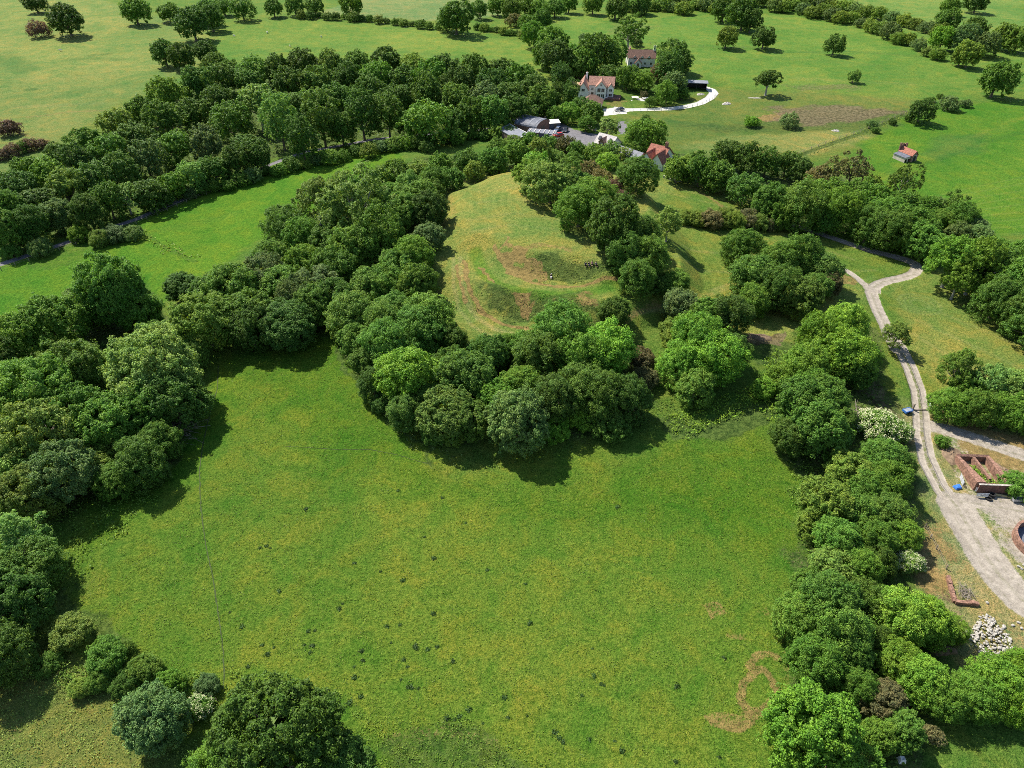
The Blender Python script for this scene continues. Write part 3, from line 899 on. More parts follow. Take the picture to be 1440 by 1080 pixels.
g = 'trees of the hedgerow right of the meadow'
row(g, 'at the top of the right-hand hedgerow',
    '1190,456,68sb 1152,474,58sb 1262,470,38ao 1188,498,74sb 1132,512,62sb 1212,504,44sb 1140,540,56sm 1100,535,44bb 1075,545,36bb 1208,528,40sd',
    {(1262, 470): 'thin tree leaning over the gravel track', (1190, 456): 'bright green domed tree at the top of the right-hand hedgerow'})
row(g, 'in the upper middle of the right-hand hedgerow',
    '1128,570,78om 1150,600,84om 1115,612,56sd 1160,560,60om 1185,590,40sd 1242,640,60sm 1196,662,58oo 1252,675,64sm 1222,690,50sm 1268,655,36sd',
    {(1150, 600): 'largest dark oak of the right-hand hedgerow, bulging over the meadow'})
row(g, 'in the middle of the right-hand hedgerow',
    '1164,706,70oo 1145,735,50bo 1205,720,60om 1248,722,62sm 1180,756,72sm 1226,758,54sm 1272,752,44sb 1168,796,68oo 1210,800,56sm 1140,822,50om 1236,790,44sd')
row(g, 'in the lower part of the right-hand hedgerow',
    '1122,868,62sm 1165,850,80sm 1180,885,90sm 1218,845,64sd 1150,925,66sm 1196,918,60sm 1265,865,72sb 1305,872,70sb 1340,884,40sb 1262,930,56sb 1240,900,44sd',
    {(1265, 865): 'bright green rounded tree beside the burnt brushwood pile'})
row(g, 'at the bottom right corner of the picture',
    '1146,1030,132ob 1122,1078,74ob 1195,1075,84ob 1206,966,50sm 1245,982,54on 1300,955,66sb 1328,985,60sm 1370,975,60sb 1405,960,74sb 1440,950,64sb 1268,1028,58om 1235,1035,50om 1425,990,60sb 1312,1034,26bn',
    {(1146, 1030): 'large light green oak at the bottom right beside the meadow', (1245, 982): 'brown leaved tree among the green ones at bottom right'})
place_tree(1236, 600, 50, 'b', 'm', 'cream flowering elders', 'elder with cream blossom beside the broken stump and the track', blossom=520)
place_tree(1262, 606, 42, 'b', 'm', 'cream flowering elders', 'elder with cream blossom nearest the gravel track', blossom=520)
place_tree(1278, 793, 40, 'b', 'l', 'cream flowering elders', 'pale flowering elder at the right side of the middle hedgerow', blossom=330)

g = 'parkland trees in the far left pasture'
row(g, 'along the top edge of the far left pasture',
    '48,3,28od 188,12,42om 236,16,28om 288,15,38od 314,8,26om 340,12,28sm 384,10,26om 414,8,26om 442,8,26om 495,4,38om')
row(g, 'in the far left pasture',
    '93,27,44od 270,33,46od 296,26,34od 230,74,36od 256,80,36od 286,70,36od 300,90,34om 320,96,30om',
    {(93, 27): 'dark lone oak in the far left pasture', (270, 33): 'large dark round tree in the middle of the far clump'})
row('bushes in the far left pasture', 'in the far left pasture', '55,44,24br 12,182,28br 40,205,22br 58,203,20br 16,214,22br 2,218,20br 30,210,18bd')
g = 'trees along the far hedge'
row(g, 'along the far hedge toward the houses',
    '641,24,46od 628,30,26om 675,14,24om 700,8,26om 718,14,26om 738,8,28sm 757,12,26sm 725,30,22bn 744,30,26om 762,30,28om 752,50,34om 776,58,44om 768,76,40om 786,84,48od 808,82,36om 790,108,30sd 815,92,36om 866,8,36od 834,6,26om 800,4,26om 780,10,26om 900,4,30om',
    {(641, 24): 'dark oak standing in the far hedge between two fields'})
g = 'garden trees around the houses'
row(g, 'around the white houses',
    '838,75,54od 822,90,38om 862,78,34om 858,102,30od 882,110,30om 903,112,30sb 925,104,22sr 885,45,36am 948,76,42sd 940,95,42sd 958,88,30sd 946,118,36og 938,132,28sb 960,130,18sm 785,130,22sd 803,136,22td 780,160,26om 799,158,28sb 818,150,24sd 834,156,36om 824,172,26om 855,176,34al 896,190,38sm 918,192,38sm 908,184,30sm 907,166,14sd 765,150,34od 776,140,26od 914,143,14sd 906,134,12bn 922,144,10bm',
    {(838, 75): 'large dark tree behind the big white house', (885, 45): 'tall open tree behind the far white house', (925, 104): 'dark red leaved tree beside the white houses',
     (855, 176): 'pale green tree above the grey roofed cottage', (948, 76): 'tallest dark tree at the right of the far white house'})
g = 'lone trees in the far right pasture'
row(g, 'scattered over the far right pasture',
    '1046,20,42od 1018,12,34od 1056,30,30od 1022,53,28oo 1075,52,32od 1174,64,26od 1081,111,34ad 1201,107,18ol 1296,154,36od 1403,112,48od',
    {(1403, 112): 'large dark leaning tree at the right edge of the far pasture', (1081, 111): 'open lone tree above the bare brown ground', (1174, 64): 'small dark round tree alone in the middle of the far pasture',
     (1201, 107): 'smallest pale tree in the far right pasture', (1296, 154): 'dark tree on the field boundary above the brick hut'})
row('bushes in the far right pasture', 'in the far right pasture',
    '1336,146,28bg 1358,146,14bg 1058,172,20bb 1110,172,22bg 1227,176,14bg 1232,183,12bm 1255,172,10bd 1280,166,14bd 822,54,16bg 895,60,16bg 1310,140,10bm 1322,136,9bm')
g = 'trees along the far right stream'
row(g, 'along the far right stream',
    '1337,8,26om 1332,30,36om 1326,54,32ob 1356,55,36og 1372,42,32om 1388,60,38og 1364,76,36oo 1352,80,24oo 1412,52,34oo 1432,56,34oo 1375,2,30od')
# the long belt of far scrub
belt = []
for px, py in [(885 + i * 15.5, 10 + 3.5 * math.sin(i * 1.7)) for i in range(10)] + [(1090 + i * 13.5, 9 + i * .9 + i * i * .19 + 2 * math.sin(i * 2.1)) for i in range(18)]:
    belt.append('%d,%d,%db%s' % (px, py, 22 + 4 * math.sin(px), 'ogo'[len(belt) % 3]))
row('bushes of the long far scrub belt', 'in the front of the far scrub belt', ' '.join(belt))
row('bushes of the long far scrub belt', 'in the back of the far scrub belt',
    ' '.join('%d,%d,%db%s' % (880 + i * 17, (2 if i < 13 else 2 + (i - 13) * 1.1 + (i - 13) ** 2 * .17), 22, 'ogo'[i % 3]) for i in range(27)))
row('bushes of the far hedge', 'in the far hedge below the top field',
    ' '.join('%d,%d,%db%s' % (424 + i * 12, 22 + i * .35 + i * i * .045, 13 + 4 * math.sin(i * 2.3), 'odm'[i % 3]) for i in range(17)))
row('bushes of the far hedge', 'in the far hedge right of its oak',
    ' '.join('%d,%d,%db%s' % (672 + i * 9, 38 + i * 1.6, 12 + 3 * math.sin(i * 1.9), 'dom'[i % 3]) for i in range(9)))
print('TREES', len(TREES))

# ------------------------------------------------------------------ ground cover that nobody could count
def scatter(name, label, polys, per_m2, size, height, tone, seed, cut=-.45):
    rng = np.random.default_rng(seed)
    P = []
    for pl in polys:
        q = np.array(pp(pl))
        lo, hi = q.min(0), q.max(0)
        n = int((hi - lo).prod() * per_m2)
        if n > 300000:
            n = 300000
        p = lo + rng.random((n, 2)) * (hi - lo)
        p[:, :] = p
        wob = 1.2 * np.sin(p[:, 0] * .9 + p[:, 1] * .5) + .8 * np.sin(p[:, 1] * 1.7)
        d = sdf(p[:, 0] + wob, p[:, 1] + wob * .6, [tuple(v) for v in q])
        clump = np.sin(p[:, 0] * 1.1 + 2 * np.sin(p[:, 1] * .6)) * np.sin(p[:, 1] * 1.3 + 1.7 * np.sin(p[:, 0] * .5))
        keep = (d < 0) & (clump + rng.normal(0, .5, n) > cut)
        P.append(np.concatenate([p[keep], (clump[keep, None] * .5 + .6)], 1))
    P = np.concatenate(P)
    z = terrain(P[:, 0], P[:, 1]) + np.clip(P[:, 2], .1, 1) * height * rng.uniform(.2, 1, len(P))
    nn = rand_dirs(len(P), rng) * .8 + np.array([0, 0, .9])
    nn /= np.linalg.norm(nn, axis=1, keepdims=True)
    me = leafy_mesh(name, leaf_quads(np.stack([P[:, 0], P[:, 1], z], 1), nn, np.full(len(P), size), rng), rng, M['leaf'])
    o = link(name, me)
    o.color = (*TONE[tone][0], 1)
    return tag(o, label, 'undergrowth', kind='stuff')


scatter('undergrowth', 'grey green nettle strip along the foot of the mound wood beside the meadow', ['466,462 480,500 520,560 580,620 650,655 640,630 580,590 535,540 500,490 480,462'], 14, .34, .8, 'g', 1)
scatter('undergrowth', 'bright bramble bank between the scarp clump and the hedgerow', ['925,598 960,575 1010,560 1060,540 1085,490 1130,500 1130,560 1095,600 1060,580 1000,600 960,622'], 12, .40, 1.1, 'b', 2)
scatter('undergrowth', 'nettles along the meadow side of the right-hand hedgerow', ['1110,640 1150,660 1165,760 1140,800 1130,740 1112,700', '1100,890 1125,900 1130,960 1100,950'], 12, .34, .8, 'm', 3)
scatter('undergrowth', 'coarse weeds of the rough corner at the bottom left', ['-80,900 60,915 170,950 300,965 420,960 330,1000 300,1200 -200,1300'], 18, .21, .4, 'l', 4)
scatter('undergrowth', 'tall weeds at the bottom edge of the meadow right of the big oak', ['480,1000 560,1015 660,1010 760,1075 800,1200 480,1200'], 16, .21, .35, 'm', 5)
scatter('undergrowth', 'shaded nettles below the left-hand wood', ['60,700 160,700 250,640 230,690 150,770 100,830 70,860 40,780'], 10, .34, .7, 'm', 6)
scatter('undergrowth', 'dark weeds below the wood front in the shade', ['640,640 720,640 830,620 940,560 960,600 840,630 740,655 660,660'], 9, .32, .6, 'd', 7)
scatter('undergrowth', 'scrubby weeds on the lower scarp of the mound', ['655,400 690,440 740,462 860,440 880,420 830,418 740,418 690,400'], 7, .26, .4, 'o', 8)
scatter('undergrowth', 'leafy understorey of the hedgerow and woods seen between the trees', ['1110,480 1230,470 1270,620 1260,820 1330,900 1330,1000 1270,1100 1120,1100 1140,800 1110,600',
                                                                                  '-60,540 200,430 250,500 265,560 240,640 80,740 40,900 -60,900'], 3, .5, 1.2, 'd', 9)
scatter('undergrowth', 'leafy understorey of the mound wood and ridge wood', ['250,470 400,340 530,232 760,208 640,250 610,330 610,440 640,480 800,480 900,480 920,600 800,625 620,615 520,560 470,475'], 2.5, .55, 1.3, 'd', 10)
scatter('undergrowth', 'brambles filling the field boundary left of the brick hut', ['1088,232 1130,215 1190,192 1290,152 1294,158 1195,200 1135,222 1092,236'], 2.0, .45, .8, 'o', 11)
scatter('undergrowth', 'leafy understorey of the ridge wood', ['-60,370 0,358 190,296 275,260 430,204 700,174 765,156 755,120 600,100 400,98 285,124 185,172 60,245 -60,300'], 1.0, .8, 2.0, 'd', 12)

scatter('undergrowth', 'bramble and nettle belt across the rough corner at the bottom left', ['70,915 110,920 150,935 210,950 300,950 360,962 330,1000 260,985 170,990 90,960'], 16, .32, 1.3, 'm', 22)
scatter('undergrowth', 'rough hedge bank crossing the valley field', ['196,322 235,342 275,362 280,370 235,355 192,335'], 3, .5, 1.0, 'o', 13)

scatter('undergrowth', 'tufty unmown grass on the steep upper scarp of the mound', ['745,356 790,360 850,368 885,365 885,388 850,394 800,400 755,398'], 6, .26, .35, 'o', 14)

gr_ = scatter('grass', 'loose tufts of longer grass standing all over the big meadow', ['90,890 130,800 300,690 330,600 320,500 420,462 470,470 560,600 640,670 860,650 980,620 1090,610 1120,700 1120,850 1080,1060 1060,1200 520,1200 500,1010 330,960 180,950'], 9, .20, .13, 'b', 20, -.2)
gr_.color = (.125, .192, .030, 1)
gr_['category'] = 'grass'

# dock clumps dotted over the meadow
rngd = np.random.default_rng(5)
DOCK = []
for i in range(4):
    n = 90
    dd = rand_dirs(n, rngd)
    dd[:, 2] = np.abs(dd[:, 2])
    pos = dd * np.array([.55, .42, .30]) * rngd.uniform(.1, 1.1, (n, 1)) + rngd.normal(0, .09, (n, 3))
    pos[:, 2] = np.maximum(pos[:, 2], .04)
    DOCK.append(leafy_mesh('weed_clump', leaf_quads(pos, dd + rand_dirs(n, rngd) * .5, np.full(n, .25), rngd), rngd, M['leaf']))
docks = '323,861 340,882 369,907 385,910 376,920 349,938 373,945 392,831 433,888 443,887 428,907 439,908 436,918 482,849 477,856 498,792 535,804 567,816 544,881 562,879 550,904 509,915 510,929 498,938 499,953 568,927 573,938 584,910 602,913 615,909 564,956 579,967 574,966 588,968 492,988 610,785 686,801 609,863 637,930 658,998 679,1017 507,980 622,700 597,755 610,785 685,802 739,821 745,876 585,911 614,910 833,912 835,950 845,962 850,964 952,965 1018,925 818,978 710,981 660,998 714,1009 741,1007 787,1038 829,1040 864,1042 875,1057 951,1071 1012,1065 868,713 375,768 366,770 380,771 430,716 560,690 655,735 780,1030 792,1044 640,1012 628,1010 646,1008'
for i, q in enumerate(docks.split()):
    a, b = q.split(',')
    p = G(float(a), float(b))
    o = link('weed_clump', DOCK[i % 4])
    o.location = p
    o.rotation_euler = (0, 0, i * 1.7)
    s = .5 + .6 * ((i * 37) % 10) / 10
    o.scale = (s * 1.15, s, s * .6)
    kk = .7 + .6 * ((i * 53) % 11) / 11
    o.color = (.046 * kk, .098 * kk, .022 * kk, 1)
    tag(o, 'small dark dock clump dotted over the open meadow', 'weed', 'dock clumps on the meadow')

# ------------------------------------------------------------------ materials of built things
M['white'] = simple_mat('white_render', (.80, .775, .72), .85, .08, .8)
M['cream'] = simple_mat('cream_wall', (.55, .48, .38), .85, .2, .8)
M['orange'] = simple_mat('orange_tiles', (.38, .205, .15), .85, .45, 2.2)
M['red'] = simple_mat('red_tiles', (.34, .13, .085), .8, .4, 2.0)
M['brownroof'] = simple_mat('brown_tiles', (.20, .115, .085), .8, .35, 2.0)
M['slate'] = simple_mat('slate', (.13, .14, .17), .6, .3, 1.5)
M['greyroof'] = simple_mat('grey_felt', (.20, .21, .24), .75, .2, .6)
M['paleroof'] = simple_mat('pale_tiles', (.50, .46, .43), .8, .25, 1.5)
M['timber'] = simple_mat('weathered_boards', (.17, .125, .09), .85, .35, 1.2)
M['black'] = simple_mat('black_paint', (.02, .02, .023), .5, .2, 2)
M['glass'] = simple_mat('window_glass', (.03, .036, .045), .12, .2, 2, spec=.6)
M['brick'] = simple_mat('old_brick', (.28, .155, .11), .9, .5, 2.6, bump=.5)
M['darkbrick'] = simple_mat('sooty_brick', (.20, .10, .075), .9, .4, 2.6, bump=.5)  # darker tone of the brick
M['stone'] = simple_mat('pale_stone', (.43, .40, .35), .9, .45, 2.5, bump=.4)
M['soil'] = simple_mat('soil', (.20, .14, .09), .95, .35, 2)
M['blue'] = simple_mat('blue_sheet', (.05, .18, .55), .5, .2, 2)
M['metal'] = simple_mat('galvanised', (.50, .52, .55), .45, .2, 2, metal=.6)
M['wood'] = simple_mat('fence_wood', (.30, .25, .19), .85, .3, 3)
M['planks'] = simple_mat('new_planks', (.60, .47, .24), .8, .2, 3)
M['rubber'] = simple_mat('rubber', (.02, .02, .02), .7, .2, 4)
M['trail'] = simple_mat('trodden_soil', (.05, .072, .022), .95, .3, 3)
M['wool'] = simple_mat('wool', (.66, .62, .53), .95, .2, 4)
M['skin'] = simple_mat('skin', (.50, .31, .22), .6, .1, 4)
M['hair'] = simple_mat('hair', (.05, .032, .02), .7, .2, 9)


def cloth(name, c):
    return simple_mat(name, c, .9, .15, 6)


def gable(W, Rf, x0, x1, y0, y1, h, rh, axis='x', ov=.35, t=.22, zb=-.8):
    if axis == 'x':
        ym = (y0 + y1) / 2
        W.hull([(x0, y0, zb), (x0, y1, zb), (x0, y1, h), (x0, ym, h + rh), (x0, y0, h)], [(x1, y0, zb), (x1, y1, zb), (x1, y1, h), (x1, ym, h + rh), (x1, y0, h)])
        k = rh / ((y1 - y0) / 2)
        for ye, s in ((y0, -1), (y1, 1)):
            Rf.slab([(x0 - ov, ye + s * ov, h - k * ov + t), (x1 + ov, ye + s * ov, h - k * ov + t), (x1 + ov, ym - s * .02, h + rh + t), (x0 - ov, ym - s * .02, h + rh + t)], t * .9)
    else:
        xm = (x0 + x1) / 2
        W.hull([(x0, y0, zb), (x1, y0, zb), (x1, y0, h), (xm, y0, h + rh), (x0, y0, h)], [(x0, y1, zb), (x1, y1, zb), (x1, y1, h), (xm, y1, h + rh), (x0, y1, h)])
        k = rh / ((x1 - x0) / 2)
        for xe, s in ((x0, -1), (x1, 1)):
            Rf.slab([(xe + s * ov, y0 - ov, h - k * ov + t), (xe + s * ov, y1 + ov, h - k * ov + t), (xm - s * .02, y1 + ov, h + rh + t), (xm - s * .02, y0 - ov, h + rh + t)], t * .9)


def window(root, x, y, z, w_, h_, face='-y', frame='white', name='window'):
    """window set on a wall plane; face tells which way it looks"""
    o = MB()
    b = .09
    for q in ((-w_ / 2, -w_ / 2 + b, 0, h_), (w_ / 2 - b, w_ / 2, 0, h_), (-w_ / 2 + b, w_ / 2 - b, 0, b), (-w_ / 2 + b, w_ / 2 - b, h_ - b, h_), (-b / 2, b / 2, b, h_ - b)):
        o.box(q[0], q[1], -.07, .03, q[2], q[3])
    wn = o.build(name, M[frame], root)
    wn.location = (x, y, z)
    wn.rotation_euler = (0, 0, {'-y': 0, 'x': R(90), 'y': R(180), '-x': R(-90)}[face])
    MB().box(-w_ / 2 + b, w_ / 2 - b, -.03, .02, b, h_ - b).build('pane', M['glass'], wn)
    return wn


def chimney(root, x, y, z0, z1, mat, w_=.5):
    c = MB().box(x - w_, x + w_, y - w_ * .7, y + w_ * .7, z0, z1).box(x - w_ - .08, x + w_ + .08, y - w_ * .7 - .08, y + w_ * .7 + .08, z1, z1 + .18).build('chimney', mat, root)
    pot = MB()
    for s in (-.22, .22):
        pot.tube([(x + s, y, z1 + .15), (x + s, y, z1 + .7)], .13, 8)
    pot.build('chimney_pot', M['orange'], c)


def door(root, x, y, z, w_=1.0, h_=2.1, mat='timber'):
    d = MB().box(x - w_ / 2, x + w_ / 2, y - .07, y + .02, z, z + h_).build('door', M[mat], root)
    MB().box(x + w_ / 2 - .16, x + w_ / 2 - .08, y - .12, y - .07, z + 1.0, z + 1.12).build('handle', M['metal'], d)


# ---- the big white house
h = empty('white_house', G(837, 137), R(-8))
W, Rf = MB(), MB()
gable(W, Rf, -3.5, 9, 1, 9, 5.8, 3.1)
gable(W, Rf, 0.2, 5.2, -2.6, 4.9, 5.9, 2.6, 'y')
gable(W, Rf, 6.0, 8.98, -.4, 4.9, 5.2, 1.7, 'y')
gable(W, Rf, -8.8, -3.52, -3.5, 9.4, 4.4, 3.7, 'y')
W.build('wall', M['white'], h)
rf = Rf.build('roof', M['orange'], h)
for i, yy in enumerate((-1.4, 1.8, 5.0)):                            # dormers on the sunny slope
    dm = MB()
    dm.hull([(-8.3, yy - .7, 4.9), (-6.6, yy - .7, 4.9), (-6.6, yy + .7, 4.9), (-8.3, yy + .7, 4.9)], [(-8.3, yy - .7, 6.3), (-6.6, yy - .7, 6.7), (-6.6, yy + .7, 6.7), (-8.3, yy + .7, 6.3)])
    dm.build('dormer', M['brownroof'], h)
for z in (.5, 3.3):
    for x in (1.7, 3.7):
        window(h, x, -2.6, z, 1.7, 2.0)
window(h, 7.5, -.4, 3.2, 1.5, 1.3)
window(h, 7.5, -.4, .8, 1.7, 1.4)
window(h, -6.2, -3.5, 3.6, 1.7, 1.4)
window(h, -6.9, -3.5, .8, 1.2, 1.3)
window(h, -1.7, 1.0, 3.3, 1.2, 1.3)
window(h, 2.7, -2.6, 6.3, 1.0, 1.0)
door(h, -1.7, 1.0, 0, 1.2, 2.2)
chimney(h, -5.2, 8.6, 6.5, 9.6, M['white'])
MB().box(5.2, 12.5, -3.4, -.42, -.8, .55).box(9.02, 13.0, -.4, 4, -.8, .5).build('terrace', M['darkbrick'], h)
h.scale = (.88, .88, .88)
tag(h, 'big white house with orange tiled roofs and twin gables', 'house')

gr = empty('garage', G(833, 151), R(-10))
W, Rf = MB(), MB()
W.box(-4, 4, -3, 3, -.8, 2.7)
W.build('wall', M['cream'], gr)
Rf.hull([(-4.5, -3.5, 2.6), (4.5, -3.5, 2.6), (4.5, 3.5, 2.6), (-4.5, 3.5, 2.6)], [(-1.1, -.05, 5.3), (1.1, -.05, 5.3), (1.1, .05, 5.3), (-1.1, .05, 5.3)])
Rf.build('roof', M['brownroof'], gr)
MB().box(-.2, 2.8, -3.06, -2.9, 0, 2.2).build('garage_door', M['black'], gr)
tag(gr, 'brown hip roofed garage in front of the big white house', 'garage')

h = empty('white_cottage', G(905, 94), R(-4))
W, Rf = MB(), MB()
gable(W, Rf, -8, 5.5, 0, 6.5, 4.2, 3.0)
gable(W, Rf, -4.6, -1.6, -2.2, .5, 2.3, 1.7, 'y')
gable(W, Rf, -8.5, -5.5, 5, 10, 4.2, 3.4, 'y')
for x in (-4.8, -1.2, 2.2):
    gable(W, Rf, x - .9, x + .9, -.12, 2.0, 4.3, 1.0, 'y', .15, .12, 3.5)
W.build('wall', M['white'], h)
Rf.build('roof', M['brownroof'], h)
for x in (-4.8, -1.2, 2.2):
    window(h, x, -.12, 3.45, 1.0, 1.0)
for x in (-6.4, .6, 3.6):
    window(h, x, 0, 1.0, 1.2, 1.2)
door(h, -3.1, -2.2, 0)
chimney(h, 5.0, 3.2, 6.2, 9.0, M['white'], .6)
tag(h, 'far white cottage with brown tiled roof, three dormers and white chimney', 'house')

h = empty('brick_shed', G(933, 114), R(-15))
W, Rf = MB(), MB()
gable(W, Rf, -3, 3, -2.4, 2.4, 2.5, 1.8)
W.build('wall', M['brick'], h)
Rf.build('roof', M['orange'], h)
door(h, 0, -2.4, 0)
tag(h, 'small pink roofed shed half hidden among the garden trees', 'shed')

h = empty('field_shelter', G(979, 127), R(-10))
MB().box(-4.5, 4.5, 4.8, 5, -.8, 3).box(-4.5, -4.3, 0, 4.79, -.8, 3).box(4.3, 4.5, 0, 4.79, -.8, 3).box(-.1, .1, .05, .25, -.5, 3).build('wall', M['black'], h)
MB().slab([(-5, -.5, 3.35), (5, -.5, 3.35), (5, 5.4, 3.1), (-5, 5.4, 3.1)], .22).build('roof', M['greyroof'], h)
tag(h, 'black open-fronted shelter at the end of the white driveway', 'shelter')


def prism_building(name, corners, zroof, wall, roof, label, cat):
    """flat roofed building on four roof corners given where they show at that height"""
    pts = [Vector(unproj(a, b, zroof)[:2]) for a, b in corners]
    c = sum(pts, Vector((0, 0))) / 4
    r = empty(name, (c.x, c.y, tz(c.x, c.y)))
    q = [p - c for p in pts]
    MB().hull([(p.x * .96, p.y * .96, -.8) for p in q], [(p.x * .96, p.y * .96, zroof - .25) for p in q]).build('wall', M[wall], r)
    MB().hull([(p.x, p.y, zroof - .22) for p in q], [(p.x, p.y, zroof) for p in q]).build('roof', M[roof], r)
    tag(r, label, cat)
    return r, q


r, q = prism_building('flat_roofed_barn', [(727, 195), (743.5, 187), (716, 175.5), (700.7, 182)], 3.4, 'timber', 'greyroof', 'flat grey roofed barn at the left end of the farmyard', 'barn')
e = MB()
for i, j in ((1, 2), (0, 1)):
    a, b = q[i], q[j]
    n = Vector((-(b - a).y, (b - a).x)).normalized() * .18
    e.hull([(a.x, a.y, 3.42), (b.x, b.y, 3.42), ((b + n).x, (b + n).y, 3.42), ((a + n).x, (a + n).y, 3.42)], [(a.x, a.y, 3.56), (b.x, b.y, 3.56), ((b + n).x, (b + n).y, 3.56), ((a + n).x, (a + n).y, 3.56)])
e.build('parapet', M['white'], r)

# barrel-roofed barn
pc = [Vector(unproj(a, b, 3.2)[:2]) for a, b in ((750.3, 180.5), (769.7, 172.5), (745.4, 165), (728, 172.3))]
c = sum(pc, Vector((0, 0))) / 4
ux = (pc[1] - pc[0])
wid, leng = ux.length, (pc[3] - pc[0]).length
r = empty('barrel_roofed_barn', (c.x, c.y, tz(c.x, c.y)), math.atan2(ux.y, ux.x))
arc = [(-wid / 2 * math.cos(a), 3.0 + 2.0 * math.sin(a)) for a in [math.pi * i / 12 for i in range(13)]]
MB().hull([(x * .97, -leng / 2 + .2, z - .06) for x, z in arc] + [(wid / 2 * .97, -leng / 2 + .2, -.8), (-wid / 2 * .97, -leng / 2 + .2, -.8)],
          [(x * .97, leng / 2 - .2, z - .06) for x, z in arc] + [(wid / 2 * .97, leng / 2 - .2, -.8), (-wid / 2 * .97, leng / 2 - .2, -.8)]).build('wall', M['brick'], r)
sh, rb = MB(), MB()
for (x0, z0), (x1, z1) in zip(arc[:-1], arc[1:]):
    sh.slab([(x0, -leng / 2, z0 + .1), (x1, -leng / 2, z1 + .1), (x1, leng / 2, z1 + .1), (x0, leng / 2, z0 + .1)], .12)
    for k in range(4):
        y = -leng / 2 + leng * (k + .5) / 4
        rb.slab([(x0, y - .35, z0 + .16), (x1, y - .35, z1 + .16), (x1, y + .35, z1 + .16), (x0, y + .35, z0 + .16)], .05)
rf = sh.build('roof', M['slate'], r)
rb.build('roof_light', M['greyroof'], rf)
MB().box(-1.6, 1.6, -leng / 2 + .1, -leng / 2 + .25, 0, 2.9).build('barn_door', M['timber'], r)
tag(r, 'barrel roofed brick barn with pale roof lights behind the farmyard', 'barn')

r = empty('small_shed', G(777, 180), R(12))
MB().box(-2.5, 2.5, -1.7, 1.7, -.5, 2.3).build('wall', M['slate'], r)
MB().slab([(-2.8, -2, 2.5), (2.8, -2, 2.5), (2.8, 2, 2.8), (-2.8, 2, 2.8)], .15).build('roof', M['white'], r)
door(r, .6, -1.7, 0)
tag(r, 'small blue grey shed with white roof beside the farmyard cars', 'shed')

r = empty('carport', G(762, 194), R(-14))
MB().slab([(-5.5, -2, 2.5), (5.5, -2, 2.5), (5.5, 2, 2.7), (-5.5, 2, 2.7)], .12).build('roof', M['greyroof'], r)
for x in (-5, 0, 5):
    for y in (-1.8, 1.8):
        MB().box(x - .08, x + .08, y - .08, y + .08, -.5, 2.45).build('post', M['timber'], r)
for i in range(6):
    x = -4.6 + i * 1.85
    MB().box(x - .14, x + .14, -1.95, 1.95, 2.72, 2.78).build('slat', M['paleroof'], r)
tag(r, 'low carport with white slats across its grey roof', 'carport')


def ridge_house(name, A, B, width, eave, rise, wall, roof, label, cat='house'):
    a, b = Vector(unproj(*A, eave + rise)[:2]), Vector(unproj(*B, eave + rise)[:2])
    c, u = (a + b) / 2, b - a
    r = empty(name, (c.x, c.y, tz(c.x, c.y)), math.atan2(u.y, u.x))
    L = u.length / 2
    W, Rf = MB(), MB()
    gable(W, Rf, -L, L, -width / 2, width / 2, eave, rise)
    tag(r, label, cat)
    return r, L, W, Rf


r, L, W, Rf = ridge_house('grey_roofed_cottage', (844, 187), (867, 193), 6.4, 2.8, 2.6, 'white', 'paleroof', 'white cottage with pale grey roof and a red brick dormer')
W.build('wall', M['white'], r)
Rf.build('roof', M['paleroof'], r)
D1, D2 = MB(), MB()
gable(D1, D2, -1.6, 1.0, -3.6, -.6, 3.6, 1.5, 'y', .15, .12, -.5)
dm = D1.build('dormer', M['brick'], r)
D2.build('dormer_roof', M['orange'], dm)
window(r, -.3, -3.6, 2.3, 1.1, 1.1)
for x in (-2.6, 2.6):
    window(r, x, -3.2, .9, 1.0, 1.1)
for x in (-2.4, 2.2):
    MB().hull([(x - .5, -2.3, 3.98), (x + .5, -2.3, 3.98), (x + .5, -1.2, 4.88), (x - .5, -1.2, 4.88)], [(x - .5, -2.36, 4.08), (x + .5, -2.36, 4.08), (x + .5, -1.26, 4.98), (x - .5, -1.26, 4.98)]).build('rooflight', M['glass'], r)

r, L, W, Rf = ridge_house('slate_roofed_annexe', (866, 203.5), (904, 215), 4.6, 2.3, 1.5, 'cream', 'slate', 'long low annexe with blue grey slate roof between the two cottages', 'annexe')
W.build('wall', M['cream'], r)
Rf.build('roof', M['slate'], r)
for x in (-4, 0, 4):
    window(r, x, -2.3, .8, 1.1, 1.0)

r, L, W, Rf = ridge_house('red_tiled_house', (917, 202), (941, 208), 8.0, 3.2, 3.4, 'white', 'red', 'red tiled house with white gables at the edge of the track trees')
gable(W, Rf, -L - .5, -L + 4.2, -6.5, -.5, 3.1, 2.6, 'y')
gable(W, Rf, .2, 4.6, -6.0, -.5, 3.1, 2.9, 'y')
W.build('wall', M['white'], r)
Rf.build('roof', M['red'], r)
D1, D2 = MB(), MB()
gable(D1, D2, -2.2, -.4, -3.2, -.6, 4.6, 1.2, 'y', .15, .1, 3.3)
dm = D1.build('dormer', M['white'], r)
D2.build('dormer_roof', M['red'], dm)
window(r, -1.3, -3.2, 3.5, .9, .9)
window(r, 2.4, -6.0, 1.0, 1.6, 1.4)
window(r, -L + 1.8, -6.5, 1.0, 1.5, 1.3)
chimney(r, L - 1, 0, 5.6, 8.0, M['brick'])

